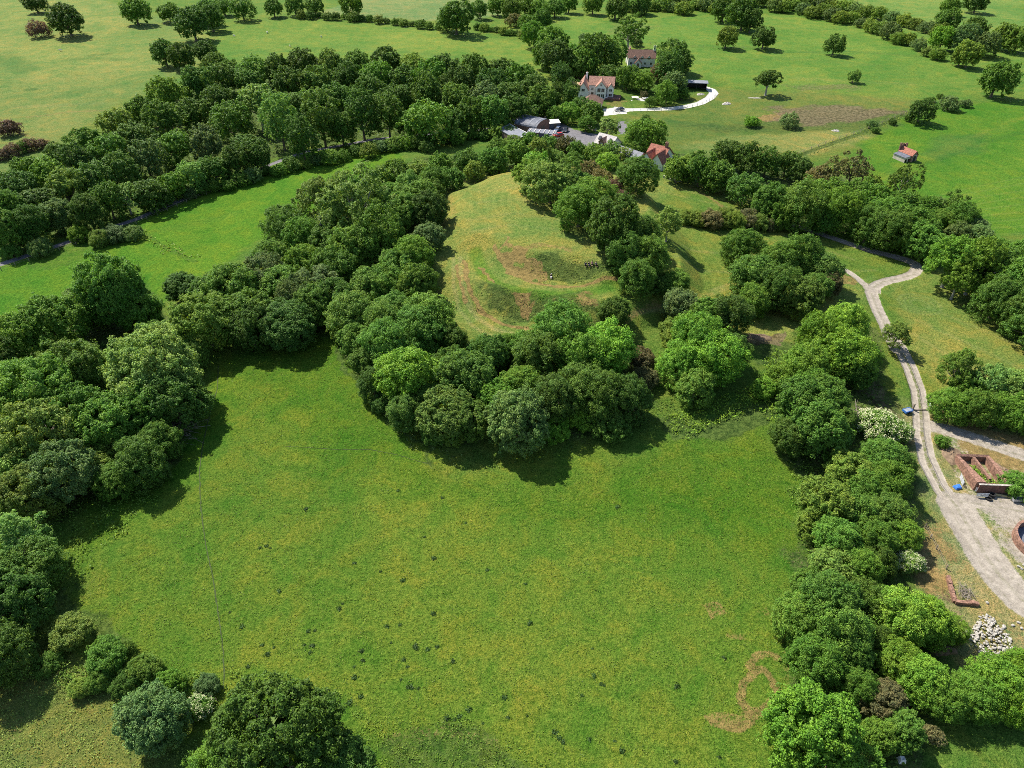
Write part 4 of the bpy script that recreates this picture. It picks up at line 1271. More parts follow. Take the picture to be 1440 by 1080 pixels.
# ---- brick hut standing in the hay field
r = empty('brick_hut', G(1271, 224), R(24))
W = MB()
W.hull([(-.2, -3, -.5), (2.8, -3, -.5), (2.8, -3, 2.2), (1.3, -3, 3.7), (-.2, -3, 2.2)], [(-.2, -2.7, -.5), (2.8, -2.7, -.5), (2.8, -2.7, 2.2), (1.3, -2.7, 3.7), (-.2, -2.7, 2.2)])
W.box(2.5, 2.8, -2.69, 3, -.5, 2.2).box(-.2, .1, -2.69, 3, -.5, 2.2)
W.box(-.2, 2.8, 3.01, 3.4, -.5, 4.4).box(2.2, 2.8, 2.4, 3.0, 2.2, 4.8).box(-.2, .5, 3.0, 3.5, 4.41, 5.0).box(1.2, 1.7, 3.05, 3.4, 4.41, 4.8)
W.build('wall', M['brick'], r)
MB().box(-2.9, -2.6, -2.6, 2.6, -.5, 1.7).box(-2.59, -.21, -2.6, -2.3, 1.2, 1.8).box(-1.6, -1.2, -2.6, -2.3, -.5, 1.19).box(-2.59, -.21, 2.3, 2.6, -.5, 1.9).build('lean_to', M['cream'], r)
MB().box(.6, 2.0, -3.06, -2.98, 0, 1.9).build('doorway', M['black'], r)
MB().box(.45, .62, -3.08, -2.98, 0, 2.1).box(1.98, 2.15, -3.08, -2.98, 0, 2.1).box(.45, 2.15, -3.08, -2.98, 2.11, 2.35).build('door_surround', M['stone'], r)
MB().slab([(1.3, -3.2, 3.85), (3.05, -3.2, 2.15), (3.05, 1.2, 2.15), (1.3, 1.2, 3.85)], .14).slab([(1.28, -3.2, 3.85), (-.4, -3.2, 2.2), (-.4, 3.0, 2.2), (1.28, 3.0, 3.85)], .14).build('roof', M['red'], r)
MB().slab([(-3.1, -2.7, 1.85), (-.42, -2.7, 2.15), (-.42, 2.7, 2.15), (-3.1, 2.7, 1.85)], .12).build('lean_to_roof', M['slate'], r)
tag(r, 'ruined brick hut with red roof standing alone in the hay field', 'hut')

# ---- roofless brick kilns on the right
r = empty('brick_kiln_ruin', G(1379, 668), R(-3))


def kw(x0, x1, y0, y1, z0, z1, name, mat='brick', slope=0):
    MB().hull([(x0, y0, -.5), (x1, y0, -.5), (x1, y1, -.5), (x0, y1, -.5)], [(x0, y0, z0), (x1, y0, z0), (x1, y1, z1), (x0, y1, z1)]).build(name, M[mat], r)


def kh(b, f, zb, zf, y0, y1, name):
    MB().hull([(f[0], y0, -.5), (f[1], y0, -.5), (b[1], y1, -.5), (b[0], y1, -.5)], [(f[0], y0, zf), (f[1], y0, zf), (b[1], y1, zb), (b[0], y1, zb)]).build(name, M['brick'], r)


kh((-3.3, -2.75), (-3.4, -1.75), 1.3, 2.3, -4.2, 3.6, 'side_wall')
kh((-.45, .0), (-.1, .35), 1.4, 1.5, -2.4, 3.4, 'dividing_wall')
kh((2.2, 2.75), (2.0, 3.25), 1.5, 2.2, -4.0, 3.6, 'side_wall')
kw(-3.2, 2.8, 3.62, 4.0, 1.2, 1.5, 'back_wall')
kw(-3.0, 3.1, -4.75, -4.25, 2.1, 2.1, 'front_wall', 'darkbrick')
MB().box(-3.2, 3.2, -4.8, -4.45, 2.11, 2.2).build('coping', M['stone'], r)
MB().hull([(-1.2, -4.2, -.2), (1.5, -4.2, -.2), (-.5, 3.3, -.2), (-2.0, 3.3, -.2)], [(-.9, -4.2, 1.1), (1.2, -4.2, 1.1), (-.5, 2.5, .1), (-1.6, 2.5, .1)]).build('earth_fill', M['soil'], r)
rg = np.random.default_rng(3)
n = 700
yy = rg.uniform(-4.1, 2.2, n)
p = np.stack([rg.uniform(-1.1, 1.1, n) - (yy + 4) * .12, yy, .9 - (yy + 4) * .12 + rg.uniform(0, .6, n)], 1)
gm = link('weeds', leafy_mesh('weeds', leaf_quads(p, rand_dirs(n, rg) + np.array([0, 0, .7]), np.full(n, .3), rg), rg, M['leaf']), r)
gm.color = (*TONE['b'][0], 1)
gm['kind'] = 'stuff'
tag(r, 'roofless red brick kiln with three long walls and weeds inside', 'ruin')

# ---- round brick tank at the right edge
c = G(1467, 768)
r = empty('round_brick_tank', c)
tk, fl = MB(), MB()
n = 48
for i in range(n):
    a, b = 2 * math.pi * i / n, 2 * math.pi * (i + 1) / n
    lo, hi = [], []
    for (rr, aa) in ((4.7, a), (4.7, b), (4.25, b), (4.25, a)):
        lo.append((rr * math.cos(aa), rr * math.sin(aa), -.6))
        hi.append((rr * math.cos(aa), rr * math.sin(aa), 1.5))
    tk.hull(lo, hi)
tk.build('wall', M['brick'], r)
fl.hull([(4.2 * math.cos(2 * math.pi * i / n), 4.2 * math.sin(2 * math.pi * i / n), -.3) for i in range(n)], [(4.2 * math.cos(2 * math.pi * i / n), 4.2 * math.sin(2 * math.pi * i / n), .1) for i in range(n)]).build('floor', M['slate'], r)
tag(r, 'round red brick tank cut by the right edge beside the gravel yard', 'tank')


def wall_line(name, pts, w_, hgt, mat, label, cat='wall'):
    q = [G(a, b) for a, b in pts]
    r = empty(name, q[0])
    mb = MB()
    for a, b in zip(q[:-1], q[1:]):
        d = (b - a)
        n_ = Vector((-d.y, d.x, 0)).normalized() * w_ / 2
        a2, b2 = a - q[0], b - q[0]
        k = max(2, int(d.length / .5))
        for i in range(k):
            s0, s1 = a2.lerp(b2, i / k), a2.lerp(b2, (i + .98) / k)
            hh = hgt * random.uniform(.75, 1.1)
            mb.hull([s0 - n_ - Vector((0, 0, .4)), s1 - n_ - Vector((0, 0, .4)), s1 + n_ - Vector((0, 0, .4)), s0 + n_ - Vector((0, 0, .4))],
                    [s0 - n_ + Vector((0, 0, hh)), s1 - n_ + Vector((0, 0, hh)), s1 + n_ + Vector((0, 0, hh)), s0 + n_ + Vector((0, 0, hh))])
    o = mb.build(name, M[mat])
    o.location = q[0]
    bpy.data.objects.remove(r)
    return tag(o, label, cat)


wall_line('broken_brick_wall', [(1332, 812), (1337, 832), (1342, 848), (1375, 851)], .55, .7, 'brick', 'broken low brick wall round the brushwood heap')
wall_line('low_brick_wall', [(1318, 902), (1336, 904), (1354, 905)], .4, 1.0, 'darkbrick', 'dark low brick wall beside the white stone heap')
wall_line('garden_wall', [(822, 178), (838, 185)], .4, 1.3, 'stone', 'pale stone wall above the grey roofed cottage')
wall_line('garden_hedge', [(799, 110), (806, 116), (815, 124)], 1.2, 1.6, 'planks', 'clipped yellow hedge left of the big white house', 'hedge')
wall_line('stone_wall', [(933, 250), (945, 254), (958, 256)], .5, .8, 'stone', 'short pale stone wall beside the path behind the mound')

# ---- stones
rocks = []
for i in range(6):
    rg2 = random.Random(i)
    import bmesh
    bm = bmesh.new()
    bmesh.ops.create_icosphere(bm, subdivisions=2, radius=.5)
    ax = [Vector((rg2.gauss(0, 1), rg2.gauss(0, 1), rg2.gauss(0, 1))).normalized() for _ in range(7)]
    for v in bm.verts:
        for a in ax:
            d = v.co.dot(a) - .33
            if d > 0:
                v.co -= a * d
        v.co.z *= .8
    me = bpy.data.meshes.new('stone')
    bm.to_mesh(me)
    bm.free()
    me.materials.append(M['stone'])
    rocks.append(me)
hp = np.array(pp('1356,892 1372,876 1388,862 1400,872 1418,888 1424,912 1404,930 1384,926 1366,908'))
hc = hp.mean(0)
rg = random.Random(4)
cnt = 0
while cnt < 260:
    x, y = rg.uniform(hp[:, 0].min(), hp[:, 0].max()), rg.uniform(hp[:, 1].min(), hp[:, 1].max())
    d = float(sdf(np.array([x]), np.array([y]), [tuple(v) for v in hp])[0])
    if d > 0:
        continue
    o = link('rubble_stone', rocks[cnt % 6])
    s = rg.uniform(.18, .55) * (1.3 if rg.random() < .15 else 1)
    o.location = (x, y, tz(x, y) + .12 * s + min(.7, -d * .22) * rg.random())
    o.scale = (s * rg.uniform(.8, 1.4), s, s * rg.uniform(.7, 1))
    o.rotation_euler = (rg.uniform(-.5, .5), rg.uniform(-.5, .5), rg.uniform(0, 6))
    tag(o, 'pale angular stone in the white rubble heap at lower right', 'stone', 'stones of the white rubble heap')
    cnt += 1
for i, (a, b) in enumerate(((1424, 880), (1432, 876), (1436, 884), (1388, 848), (1378, 868), (1436, 800), (1440, 795), (1432, 797))):
    o = link('rubble_stone', rocks[i % 6])
    o.location = G(a, b) + Vector((0, 0, .1))
    o.scale = (.6, .5, .45)
    tag(o, 'pale loose stone lying apart from the white rubble heap', 'stone', 'loose stones in the yard')


def heap(name, px, py, rx, ry, hz, mat, label, cat, seed=0):
    """irregular mound of material lying on the ground"""
    rg = np.random.default_rng(seed)
    nr_, na = 9, 28
    v, f = [(0, 0, hz)], []
    ph = rg.uniform(0, 6, 6)
    for i in range(1, nr_):
        t = i / (nr_ - 1)
        for j in range(na):
            a = 2 * math.pi * j / na
            k = 1 + .18 * math.sin(2 * a + ph[0]) + .12 * math.sin(3 * a + ph[1]) + .06 * math.sin(7 * a + ph[2])
            z = hz * (1 - t ** 1.6) * (1 + .25 * math.sin(5 * a + ph[3] + 4 * t)) + rg.normal(0, .05) * hz - (.25 if i == nr_ - 1 else 0)
            v.append((rx * t * k * math.cos(a), ry * t * k * math.sin(a), z))
    for j in range(na):
        f.append((0, 1 + j, 1 + (j + 1) % na))
    for i in range(nr_ - 2):
        for j in range(na):
            a, b = 1 + i * na + j, 1 + i * na + (j + 1) % na
            f.append((a, a + na, b + na, b))
    o = MB().add(v, f).build(name, M[mat], None, True)
    o.location = G(px, py)
    return tag(o, label, cat)


def sticks(name, px, py, spread, n, length, rad, mat, label, cat, seed, dirn=None, up=.3, fan=1.2):
    """tangle of dead branches"""
    rg = random.Random(seed)
    mb = MB()
    for i in range(n):
        a = (dirn + rg.gauss(0, fan * .4)) if dirn is not None else rg.uniform(0, 6.28)
        L_ = length * rg.uniform(.4, 1.1)
        p = Vector((rg.gauss(0, spread), rg.gauss(0, spread), abs(rg.gauss(.1, .35))))
        d = Vector((math.cos(a), math.sin(a), rg.uniform(-.1, up)))
        mid = p + d * L_ * .5 + Vector((rg.gauss(0, .12), rg.gauss(0, .12), rg.gauss(0, .1))) * L_ * .5
        e_ = p + d * L_ + Vector((rg.gauss(0, .15), rg.gauss(0, .15), 0)) * L_
        e_.z = max(e_.z, .05)
        r0 = rad * rg.uniform(.4, 1.1)
        mb.tube([p, mid, e_], [r0, r0 * .7, r0 * .25], 5)
        for _ in range(2):
            q = mid + Vector((rg.gauss(0, .35), rg.gauss(0, .35), rg.uniform(-.1, .4))) * L_ * .5
            mb.tube([mid, q], [r0 * .5, r0 * .15], 4)
    o = mb.build(name, M[mat])
    o.location = G(px, py)
    return tag(o, label, cat)


a0, a1 = G(236, 606), G(292, 612)
dr = math.atan2(a1.y - a0.y, a1.x - a0.x)
sticks('fallen_branches', 238, 606, .9, 75, 6.6, .07, 'deadwood', 'grey fan of fallen dead branches at the edge of the left-hand wood', 'dead branches', 2, dr, .45)
sticks('dead_snag', 95, 655, .2, 5, 2.6, .16, 'deadwood', 'twisted bare dead limb poking from the left-hand wood', 'dead branch', 5, 1.2, 1.2).location.z += 8
sticks('brushwood', 1357, 834, .6, 90, 1.5, .035, 'deadwood', 'brown brushwood heap inside the broken brick wall', 'brushwood', 7)
sticks('broken_tree', 1212, 590, .9, 60, 3.4, .08, 'deadwood', 'shattered dead tree lying in the hedgerow beside the flowering elder', 'dead tree', 9, None, .7)
st = MB().tube([(0, 0, -.3), (.2, .1, 1.2), (.7, .5, 2.6), (.9, 1.0, 3.6)], [.55, .42, .34, .18], 9).tube([(.2, .1, 1.2), (-.6, .4, 2.4), (-.9, .2, 3.0)], [.3, .2, .08], 7).build('split_stump', M['deadwood'], None, True)
st.location = G(1207, 602)
tag(st, 'tall split stump leaning in the hedgerow left of the gravel track', 'stump')
sticks('torn_limb', 1368, 395, .15, 4, 3.2, .16, 'palebark', 'pale torn limb hanging from the oak on the right bank', 'branch', 12, .6, 1.5).location.z += 4
heap('rubble_mound', 1066, 474, 3.4, 1.5, .6, 'soil', 'brown heap of rubble on the grass right of the scarp clump', 'rubble heap', 1)
heap('soil_heap', 1326, 915, 1.8, 1.1, .9, 'soil', 'rounded soil heap behind the dark low brick wall', 'soil heap', 2)
heap('rubble_bank', 1338, 640, 2.0, 3.0, .5, 'soil', 'stony rubble bank left of the brick kiln', 'rubble heap', 3)
heap('rubble_bank', 1412, 664, 1.6, 2.4, .5, 'soil', 'stony rubble bank right of the brick kiln', 'rubble heap', 6)
heap('stone_heap', 1022, 146, 2.4, 1.6, .7, 'stone', 'small grey stone heap in the rough grass by the driveway bend', 'stone heap', 4)
heap('stone_heap', 1175, 184, 2.0, 1.0, .5, 'stone', 'small grey stone heap in the pale field corner', 'stone heap', 5)
heap('stone_heap', 1062, 138, 3.0, .8, .3, 'stone', 'long low pale stone heap left of the lone open tree', 'stone heap', 8)
heap('stone_heap', 985, 133, 2.2, 1.2, .6, 'stone', 'rockery stones inside the bend of the white driveway', 'stone heap', 9)

# ------------------------------------------------------------------ vehicles
def car(px, py, rz, paint, label, hatch=True):
    r = empty('parked_car', G(px, py), rz)
    prof = [(-2.1, .32), (-2.15, .75), (-1.95, .95), (-1.0, 1.02), (1.75, 1.0), (2.1, .85), (2.12, .32)]
    prof = [(-2.1, .32), (-2.14, .70), (-1.9, .86), (-.95, .96), (2.0, .98), (2.12, .75), (2.1, .32)]
    MB().hull([(x, -.86, z) for x, z in prof], [(x, .86, z) for x, z in prof]).build('body', paint, r)
    cab = [(-.95, .97), (-.25, 1.46), (1.35, 1.48), (1.98, .99)]
    lo = [(cab[0][0], -.80, .95), (cab[3][0], -.80, .97), (cab[3][0], .80, .97), (cab[0][0], .80, .95)]
    hi = [(cab[1][0], -.64, 1.42), (cab[2][0], -.64, 1.44), (cab[2][0], .64, 1.44), (cab[1][0], .64, 1.42)]
    MB().hull(lo, hi).build('window_band', M['glass'], r)
    MB().hull([(-.3, -.66, 1.425), (1.42, -.66, 1.445), (1.42, .66, 1.445), (-.3, .66, 1.425)], [(-.2, -.6, 1.49), (1.3, -.6, 1.50), (1.3, .6, 1.50), (-.2, .6, 1.49)]).build('roof', paint, r)
    for x in (-1.35, 1.3):
        for y in (-.82, .82):
            w_ = MB().tube([(x, y - .1, .32), (x, y + .1, .32)], .32, 14).build('wheel', M['rubber'], r)
            s = 1 if y > 0 else -1
            MB().tube([(x, y + s * .09, .32), (x, y + s * .115, .32)], .19, 10).build('rim', M['metal'], w_)
    for y in (-.6, .6):
        MB().box(-2.17, -2.08, y - .2, y + .2, .58, .72).build('headlight', M['white'], r)
        MB().box(2.06, 2.15, y - .16, y + .16, .66, .82).build('tail_light', M['redpaint'], r)
    tag(r, label, 'car')


M['redpaint'] = simple_mat('red_paint', (.45, .04, .03), .35, .1, 2, spec=.5)
M['whitepaint'] = simple_mat('white_paint', (.75, .75, .75), .35, .05, 2, spec=.5)
M['darkpaint'] = simple_mat('dark_paint', (.02, .022, .03), .35, .1, 2, spec=.5)
M['bluepaint'] = simple_mat('blue_paint', (.06, .09, .16), .35, .1, 2, spec=.5)
car(871, 156, R(25), M['darkpaint'], 'black car parked on the white driveway below the big house')
car(847, 139, R(5), M['whitepaint'], 'white car parked against the front of the big white house')
car(784, 184, R(60), M['bluepaint'], 'dark blue car in the farmyard next to the small shed')
car(795, 185, R(75), M['darkpaint'], 'black car in the farmyard nearest the trees')
car(785, 192, R(20), M['redpaint'], 'red car at the front of the farmyard')


# ------------------------------------------------------------------ gates and fences
def fence(name, px, gap, hgt, label, mat='wood', rails=2, rail_r=.05, post_r=.07):
    q = [G(a, b) for a, b in px]
    r = empty(name, q[0])
    pts = []
    for a, b in zip(q[:-1], q[1:]):
        n = max(1, round((b - a).length / gap))
        pts += [a.lerp(b, i / n) for i in range(n)]
    pts.append(q[-1])
    pts = [Vector((p.x, p.y, tz(p.x, p.y))) - q[0] for p in pts]
    pm = MB().box(-post_r, post_r, -post_r, post_r, -.4, hgt).mesh('post', M[mat])
    for p in pts[:100]:
        o = link('post', pm, r)
        o.location = p
    for k in range(rails):
        z = hgt * (.88 - .42 * k)
        mb = MB()
        for a, b in zip(pts[:-1], pts[1:]):
            mb.tube([a + Vector((0, post_r + .03, z)), b + Vector((0, post_r + .03, z))], rail_r, 4)
        mb.build('rail', M[mat], r)
    return tag(r, label, 'fence')


fence('driveway_fence', [(862, 160), (880, 157.5), (900, 156.5), (940, 155.5), (966, 152.5), (988, 147), (1002, 140), (1008, 132)], 3.4, 1.2, 'post and rail fence along the near side of the white driveway', 'white', 2, .05, .09)
fence('field_fence', [(1092, 230), (1130, 214), (1190, 192), (1240, 174), (1290, 153), (1330, 140)], 5, 1.1, 'post and wire fence on the field boundary above the brick hut', 'wood', 2, .02)
fence('lane_fence', [(2, 380), (60, 360), (130, 336), (192, 315), (276, 279), (360, 246), (432, 219)], 4, 1.1, 'post and wire fence between the tarmac lane and the valley field', 'wood', 2, .02)
fence('pasture_fence', [(800, 62), (870, 60), (960, 66), (1060, 68)], 6, 1.1, 'post and wire fence crossing the far pasture behind the cottage', 'wood', 2, .02)
fence('yard_fence', [(1300, 742), (1316, 772), (1330, 800)], 3, 1.0, 'short leaning wire fence on the verge beside the gravel track', 'wood', 2, .02)


def gate(name, A, B, hgt, mat, label, z=0):
    a, b = G(*A), G(*B)
    u = b - a
    r = empty(name, a, math.atan2(u.y, u.x))
    L = u.length
    fr = MB()
    for i in range(5):
        zz = .25 + i * (hgt - .25) / 4
        fr.tube([(0, 0, zz), (L, 0, zz)], .045, 6)
    fr.build('bar', M[mat], r)
    for x in (0, L / 2, L):
        MB().tube([(x, 0, .2), (x, 0, hgt + .03)], .05, 6).build('upright', M[mat], r)
    MB().tube([(.1, .04, .3), (L - .1, .04, hgt - .05)], .04, 5).build('brace', M[mat], r)
    tag(r, label, 'gate')


gate('metal_gate', (1306, 570), (1318, 591), 1.25, 'metal', 'open galvanised field gate beside the gravel track')
for (a, b), lab in (((1283, 576), 'wooden gatepost on the left side of the gravel track'), ((1305, 566), 'wooden gatepost on which the metal gate hangs')):
    o = MB().box(-.14, .14, -.14, .14, -.4, 1.5).hull([(-.16, -.16, 1.5), (.16, -.16, 1.5), (.16, .16, 1.5), (-.16, .16, 1.5)], [(-.03, -.03, 1.62), (.03, -.03, 1.62), (.03, .03, 1.62), (-.03, .03, 1.62)]).build('gate_post', M['wood'])
    o.location = G(a, b)
    tag(o, lab, 'post')
o = MB().tube([(0, 0, .12), (3.0, .2, .12)], [.12, .1], 7).build('timber_pole', M['deadwood'])
o.location = G(1284, 577)
tag(o, 'wooden pole lying across the track at the gateway', 'pole')
gate('metal_hurdle', (1370, 692), (1385, 693), 1.1, 'metal', 'galvanised hurdle leaning on the front of the brick kiln')
gate('metal_hurdle', (1372, 699), (1388, 700), 1.0, 'metal', 'galvanised hurdle standing on the gravel before the kiln')
gate('metal_hurdle', (1349, 672), (1353, 684), 1.1, 'metal', 'galvanised hurdle at the left wall of the brick kiln')

# yard odds and ends
r = empty('blue_sheeted_pallet', G(1346, 686), R(15))
MB().box(-.75, .75, -.5, .5, 0, .14).build('pallet', M['wood'], r)
MB().hull([(-.85, -.6, .1), (.85, -.6, .1), (.85, .6, .1), (-.85, .6, .1)], [(-.7, -.45, .62), (.6, -.5, .5), (.75, .45, .66), (-.65, .5, .55)]).build('sheet', M['blue'], r)
tag(r, 'bright blue sheeted pallet at the corner of the brick kiln', 'pallet')
r.scale = (.8, .8, .8)
r = empty('small_trailer', G(1275, 580), R(20))
MB().box(-.9, .9, -.55, .55, .35, .42).box(-.9, -.84, -.55, .55, .42, .8).box(.84, .9, -.55, .55, .42, .8).box(-.83, .83, -.55, -.49, .42, .8).box(-.83, .83, .49, .55, .42, .8).build('box', M['blue'], r)
MB().box(-.8, .8, -.46, .46, .5, .74).build('load', M['metal'], r)
for s in (-.6, .6):
    MB().tube([(0, s - .06, .28), (0, s + .06, .28)], .28, 12).build('wheel', M['rubber'], r)
tag(r, 'small blue trailer parked at the hedge beside the gateway', 'trailer')
o = MB().box(-1.9, 1.9, -.12, .1, 0, .1).box(-1.7, 2.0, -.05, .2, .11, .2).box(-1.8, 1.8, .11, .32, 0, .09).build('plank_stack', M['planks'])
o.location = G(1411, 698)
o.rotation_euler = (0, 0, R(-16))
tag(o, 'yellow planks lying on the ground right of the kiln front', 'planks')
r = empty('feed_trough', G(1434, 705))
MB().box(-1.5, 1.5, -.4, .4, .3, .36).box(-1.5, -1.44, -.4, .4, .36, .8).box(1.44, 1.5, -.4, .4, .36, .8).box(-1.43, 1.43, -.4, -.34, .36, .8).box(-1.43, 1.43, .34, .4, .36, .8).build('tray', M['metal'], r)
for x in (-1.3, 1.3):
    for y in (-.3, .3):
        MB().box(x - .05, x + .05, y - .05, y + .05, 0, .3).build('leg', M['metal'], r)
tag(r, 'long galvanised feed trough by the gravel near the right edge', 'trough')
tm = MB()
n = 20
for i in range(n):
    t0_, t1_ = 2 * math.pi * i / n, 2 * math.pi * (i + 1) / n
    lo = [(.55 * math.cos(t), .55 * math.sin(t), 0) for t in (t0_, t1_)] + [(.28 * math.cos(t), .28 * math.sin(t), 0) for t in (t1_, t0_)]
    tm.hull(lo, [(x, y, .3) for x, y, _ in lo])
tm = tm.mesh('old_tyre', M['rubber'])
for (a, b), dz, lab in (((1394, 698), 0, 'old black tyre lying before the kiln, underneath the other'), ((1394, 698), .31, 'old black tyre on top of the pair before the kiln'), ((1390, 702), 0, 'old black tyre lying alone on the gravel before the kiln')):
    o = link('old_tyre', tm)
    o.location = G(a, b) + Vector((0, 0, dz))
    tag(o, lab, 'tyre')
r = empty('stone_trough', G(1360, 594), R(-8))
MB().box(-.9, .9, -.5, .5, 0, .5).box(-.9, -.75, -.5, .5, .5, .8).box(.75, .9, -.5, .5, .5, .8).box(-.74, .74, -.5, -.36, .5, .8).box(-.74, .74, .36, .5, .5, .8).build('basin', M['darkbrick'], r)
tag(r, 'dark stone trough at the edge of the thicket shade', 'trough')
r = empty('brick_pillar', G(1389, 598))
MB().box(-.5, .5, -.5, .5, -.4, 1.3).hull([(-.45, -.45, 1.3), (.45, -.45, 1.3), (.45, .45, 1.3), (-.45, .45, 1.3)], [(-.1, -.3, 1.9), (.3, -.3, 1.7), (.3, .3, 2.0), (-.1, .3, 1.8)]).build('shaft', M['brick'], r)
tag(r, 'broken red brick pillar below the thicket by the gate', 'pillar')
r = empty('white_bag', G(1267, 1070))
MB().hull([(-.45, -.4, 0), (.45, -.4, 0), (.45, .4, 0), (-.45, .4, 0)], [(-.3, -.25, .75), (.28, -.3, .85), (.33, .25, .7), (-.25, .3, .8)]).build('sack', M['white'], r)
tag(r, 'white rubble bag on the grass at the bottom right', 'bag')
r = empty('white_bag', G(484, 494))
MB().hull([(-.5, -.3, 0), (.5, -.3, 0), (.5, .3, 0), (-.5, .3, 0)], [(-.4, -.2, .35), (.35, -.25, .45), (.4, .2, .35), (-.35, .25, .4)]).build('sack', M['white'], r)
tag(r, 'white bag at the foot of the mound wood beside the meadow', 'bag')
r = empty('bench', G(735, 236), R(35))
MB().box(-1.4, 1.4, -.3, .3, .42, .52).build('seat', M['metal'], r)
for x in (-1.1, 1.1):
    MB().box(x - .08, x + .08, -.25, .25, -.1, .41).build('leg', M['metal'], r)
tag(r, 'plain grey bench at the far edge of the mound top', 'bench')

# garden furniture on the lawn
for (a, b), lab, rz in (((893, 139), 'white garden table on the lawn, the left of the pair', 0), ((908, 140), 'white garden table on the lawn, the right of the pair', R(20))):
    r = empty('garden_table', G(a, b), rz)
    MB().box(-1.5, 1.5, -.8, .8, .72, .8).build('table_top', M['white'], r)
    for x in (-1.3, 1.3):
        for y in (-.65, .65):
            MB().box(x - .06, x + .06, y - .06, y + .06, 0, .72).build('leg', M['white'], r)
    tag(r, lab, 'table')

# trodden animal trails through the meadow
def trail(px, w_, label):
    q = [G(*p) for p in px]
    pts = []
    for a, b in zip(q[:-1], q[1:]):
        n = max(1, int((b - a).length / .5))
        pts += [a.lerp(b, i / n) for i in range(n)]
    v, f = [], []
    for i, p in enumerate(pts):
        d = pts[min(i + 1, len(pts) - 1)] - pts[max(i - 1, 0)]
        n_ = Vector((-d.y, d.x, 0)).normalized() * w_ * random.uniform(.25, .6)
        off = Vector((random.gauss(0, .04), random.gauss(0, .04), 0))
        for s in (-1, 1):
            c = p + off + n_ * s
            v.append((c.x, c.y, tz(c.x, c.y) + .035))
        if i:
            f.append((2 * i - 2, 2 * i - 1, 2 * i + 1, 2 * i))
    tag(MB().add(v, f).build('path', M['trail']), label, 'path', kind='structure')


trail([(307, 515), (306, 545), (296, 580), (286, 620), (281, 660), (281, 690), (284, 730), (291, 775), (299, 810), (305, 850), (311, 890), (314, 920), (315, 950), (313, 975)], .2, 'narrow dark trodden trail down the left side of the meadow')
trail([(400, 628), (430, 629), (470, 632), (520, 632), (560, 640), (610, 655)], .12, 'faint trodden trail across the upper meadow')


# ------------------------------------------------------------------ people and sheep
def skin(name, verts, edges, radii, mat, parent, sub=1):
    me = bpy.data.meshes.new(name)
    me.from_pydata(verts, edges, [])
    o = link(name, me, parent)
    o.modifiers.new('skin', 'SKIN')
    for i, r_ in enumerate(radii):
        me.skin_vertices[0].data[i].radius = (r_, r_) if isinstance(r_, (int, float)) else r_
    me.skin_vertices[0].data[0].use_root = True
    sb = o.modifiers.new('smooth', 'SUBSURF')
    sb.levels = sb.render_levels = sub
    me.materials.append(mat)
    return o


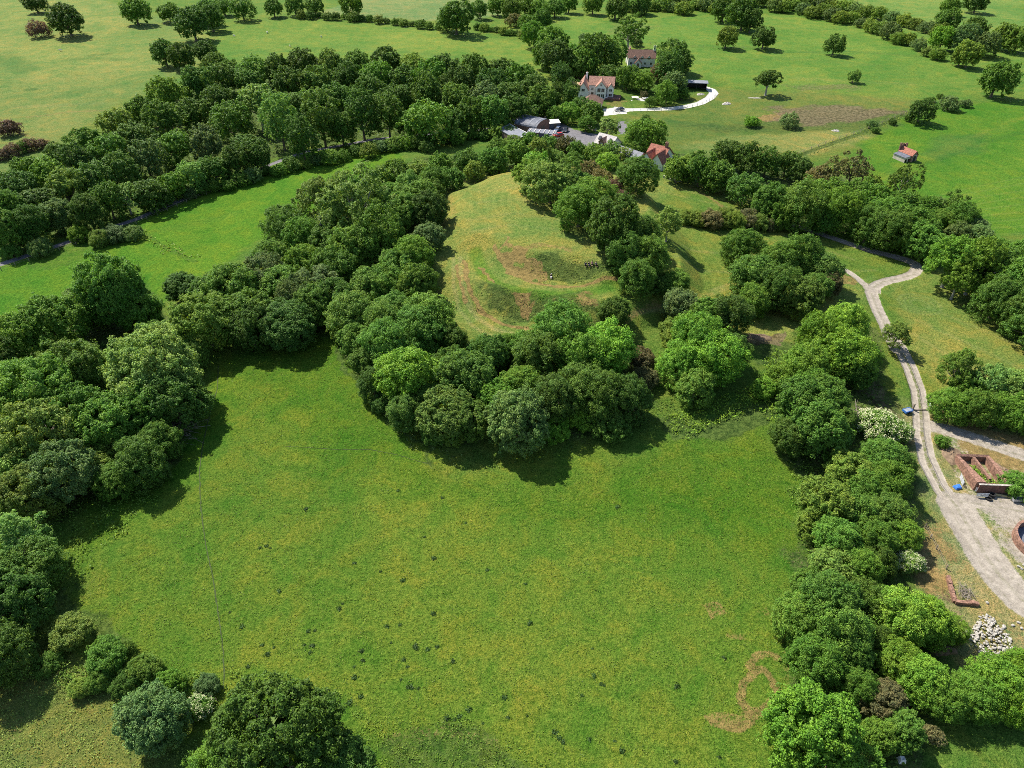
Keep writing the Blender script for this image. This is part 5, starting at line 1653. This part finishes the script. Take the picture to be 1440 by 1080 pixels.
def person(px, py, rz, top, legs, hair, label, seated=True, cap=None):
    """seated figure: hips on the slope, knees raised, arms resting forward; faces local -y"""
    r = empty('person', G(px, py) + Vector((0, 0, .0)), rz)
    if seated:
        hip, kn, ank, toe = .16, (-.42, .46), (-.66, .10), (-.84, .07)
        sh, nk, hd = (.16, .62), (.15, .72), (.13, .90)
        elb, wr = (-.12, .42), (-.36, .48)
    else:
        hip, kn, ank, toe = .95, (-.03, .50), (.02, .09), (-.16, .05)
        sh, nk, hd = (.0, 1.42), (.0, 1.54), (-.02, 1.70)
        elb, wr = (.02, 1.12), (-.10, .90)
    V = [(0, .08, hip), (0, .1, hip + (sh[1] - hip) * .5), (0, sh[0], sh[1] - .06), (0, nk[0], nk[1]), (0, hd[0], hd[1] - .05), (0, hd[0] - .01, hd[1] + .07), (0, hd[0] - .12, hd[1] - .01)]
    E_ = [(0, 1), (1, 2), (2, 3), (3, 4), (4, 5), (4, 6)]
    Rr = [.14, .13, .15, .055, .09, .085, .018]
    for s in (-1, 1):
        k = len(V)
        V += [(s * .19, sh[0], sh[1]), (s * .25, elb[0], elb[1]), (s * .20, wr[0], wr[1])]
        E_ += [(2, k), (k, k + 1), (k + 1, k + 2)]
        Rr += [.062, .045, .032]
        for j in range(4):                           # fingers, curled downward
            m_ = len(V)
            V += [(s * (.17 + .022 * j), wr[0] - .09, wr[1] - .01), (s * (.17 + .022 * j), wr[0] - .15 + .012 * abs(j - 1), wr[1] - .05)]
            E_ += [(k + 2, m_), (m_, m_ + 1)]
            Rr += [.010, .008]
        m_ = len(V)
        V += [(s * .13, wr[0] - .07, wr[1] - .02)]
        E_ += [(k + 2, m_)]
        Rr += [.011]
        k = len(V)
        V += [(s * .10, .06, hip), (s * .13, kn[0], kn[1]), (s * .13, ank[0], ank[1]), (s * .14, toe[0], toe[1])]
        E_ += [(0, k), (k, k + 1), (k + 1, k + 2), (k + 2, k + 3)]
        Rr += [.105, .07, .048, .04]
    skin('body', V, E_, Rr, M['skin'], r)
    j = [(0, .08, hip + .05), (0, .1, hip + (sh[1] - hip) * .5), (0, sh[0], sh[1] - .05), (0, nk[0], nk[1] - .04)]
    je, jr = [(0, 1), (1, 2), (2, 3)], [.165, .16, .175, .07]
    for s in (-1, 1):
        k = len(j)
        j += [(s * .19, sh[0], sh[1]), (s * .25, elb[0], elb[1]), (s * .205, wr[0] + .04, wr[1])]
        je += [(2, k), (k, k + 1), (k + 1, k + 2)]
        jr += [.078, .06, .046]
    skin('jacket', j, je, jr, top, r)
    t = [(0, .08, hip + .02)]
    te, tr_ = [], [.16]
    for s in (-1, 1):
        k = len(t)
        t += [(s * .10, .06, hip), (s * .13, kn[0], kn[1]), (s * .13, ank[0], ank[1] + .04)]
        te += [(0, k), (k, k + 1), (k + 1, k + 2)]
        tr_ += [.125, .088, .062]
    skin('trousers', t, te, tr_, legs, r)
    skin('hat' if cap else 'hair', [(0, hd[0] + .01, hd[1] + .06), (0, hd[0] + .05, hd[1] - .01), (0, hd[0] - .02, hd[1] + .1)], [(0, 1), (0, 2)], [.098, .085, .075], cap or hair, r)
    for s in (-1, 1):
        skin('shoe', [(s * .13, ank[0] + .03, ank[1] - .03), (s * .14, toe[0] - .02, toe[1] - .01)], [(0, 1)], [.06, .05], M['black'], r)
        MB().tube([(s * .035, hd[0] - .098, hd[1] + .02), (s * .035, hd[0] - .088, hd[1] + .02)], .012, 6).build('eye', M['black'], r)
    return tag(r, label, 'person')


navy, dkg, blk, wht, gry, pink = (cloth(n_, c_) for n_, c_ in (('navy_cloth', (.02, .03, .07)), ('dark_cloth', (.03, .03, .032)), ('black_cloth', (.012, .012, .014)), ('white_cloth', (.72, .70, .68)), ('grey_cloth', (.16, .16, .18)), ('pink_cloth', (.5, .25, .22))))
person(775, 390, R(0), dkg, wht, M['hair'], 'person sitting alone on the scarp in pale trousers and dark top', cap=wht)
person(823.5, 373.5, R(-5), navy, blk, M['hair'], 'person in navy sitting at the left of the dark group on the scarp')
person(828, 373, R(8), blk, navy, M['hair'], 'person all in black, second from left in the group on the scarp')
person(832.5, 372, R(-4), pink, blk, M['hair'], 'person with a pink top sitting in the middle of the scarp group')
person(838, 373, R(10), gry, blk, M['hair'], 'person in grey jacket sitting at the right of the scarp group')


def make_sheep():
    V = [(0, .38, .62), (0, .12, .66), (0, -.2, .66), (0, -.45, .66), (0, -.62, .80), (0, -.76, .90), (0, -.92, .82), (.07, -.72, .95), (-.07, -.72, .95), (0, .5, .55)]
    E_ = [(0, 1), (1, 2), (2, 3), (3, 4), (4, 5), (5, 6), (5, 7), (5, 8), (0, 9)]
    Rr = [.24, .29, .28, .24, .14, .11, .06, .03, .03, .05]
    for s in (-1, 1):
        for y, b in ((.32, 0), (-.42, 3)):
            k = len(V)
            hind = y > 0
            V += [(s * .14, y, .45), (s * .14, y + (.06 if hind else -.01), .25), (s * .14, y, .02)]
            E_ += [(b, k), (k, k + 1), (k + 1, k + 2)]
            Rr += [.08, .045, .04]
    return V, E_, Rr


sv = make_sheep()
for i, ((a, b), lab) in enumerate((((452, 53), 'white sheep grazing near the middle of the far pasture'), ((547, 31), 'white sheep closest to the far hedge'), ((581, 35), 'white sheep below the far hedge left of its oak'),
                                   ((376, 47), 'white sheep in the far pasture beneath the row of trees'), ((330, 52), 'white sheep in the far pasture beside the tree clump'), ((86, 72), 'white sheep alone in the far left pasture'),
                                   ((408, 66), 'white sheep nearest the ridge wood in the far pasture'))):
    r = empty('sheep', G(a, b), i * 1.1)
    skin('body', *sv[:2], sv[2], M['wool'], r)
    r.scale = (1.25, 1.25, 1.25)
    tag(r, lab, 'sheep', 'sheep in the far pasture')

place_tree(1430, 684, 38, 'b', 'm', 'bushes by the brick kiln', 'green bush growing at the right corner of the brick kiln')
place_tree(1325, 622, 20, 'b', 'm', 'bushes by the brick kiln', 'small dark bush on the rubble left of the brick kiln')

# ------------------------------------------------------------------ light, sky, air
SUN_EL, SUN_AZ = R(51), (-1.0, 1.0)             # the sun stands beyond the wood, to the left
w = bpy.data.worlds.new('World')
SC.world = w
w.use_nodes = True
nt = w.node_tree
nt.nodes.clear()
sky = nt.nodes.new('ShaderNodeTexSky')
sky.sky_type = 'NISHITA'
sky.sun_disc = False
sky.sun_elevation = SUN_EL
sky.sun_rotation = math.atan2(SUN_AZ[0], SUN_AZ[1])
sky.air_density = 1.0
sky.dust_density = .6
bg = nt.nodes.new('ShaderNodeBackground')
bg.inputs[1].default_value = .108
wo = nt.nodes.new('ShaderNodeOutputWorld')
nt.links.new(sky.outputs[0], bg.inputs[0])
nt.links.new(bg.outputs[0], wo.inputs[0])
sd = bpy.data.lights.new('sun', 'SUN')
sd.energy = 5.0
sd.angle = R(.53)
sd.color = (1, .945, .84)
sun = bpy.data.objects.new('sun', sd)
COL.objects.link(sun)
az = Vector((SUN_AZ[0], SUN_AZ[1], 0)).normalized()
dirv = az * math.cos(SUN_EL) + Vector((0, 0, math.sin(SUN_EL)))
sun.rotation_euler = dirv.to_track_quat('Z', 'Y').to_euler()

SC.view_settings.view_transform = 'Standard'
SC.view_settings.look = 'None'
SC.view_settings.exposure = 0.74
SC.view_settings.gamma = 1.0
SC.render.engine = 'CYCLES'
SC.cycles.max_bounces = 6
SC.cycles.diffuse_bounces = 3
SC.cycles.glossy_bounces = 2
SC.cycles.transmission_bounces = 3
SC.cycles.transparent_max_bounces = 4
SC.cycles.filter_width = .9
SC.cycles.use_denoising = False
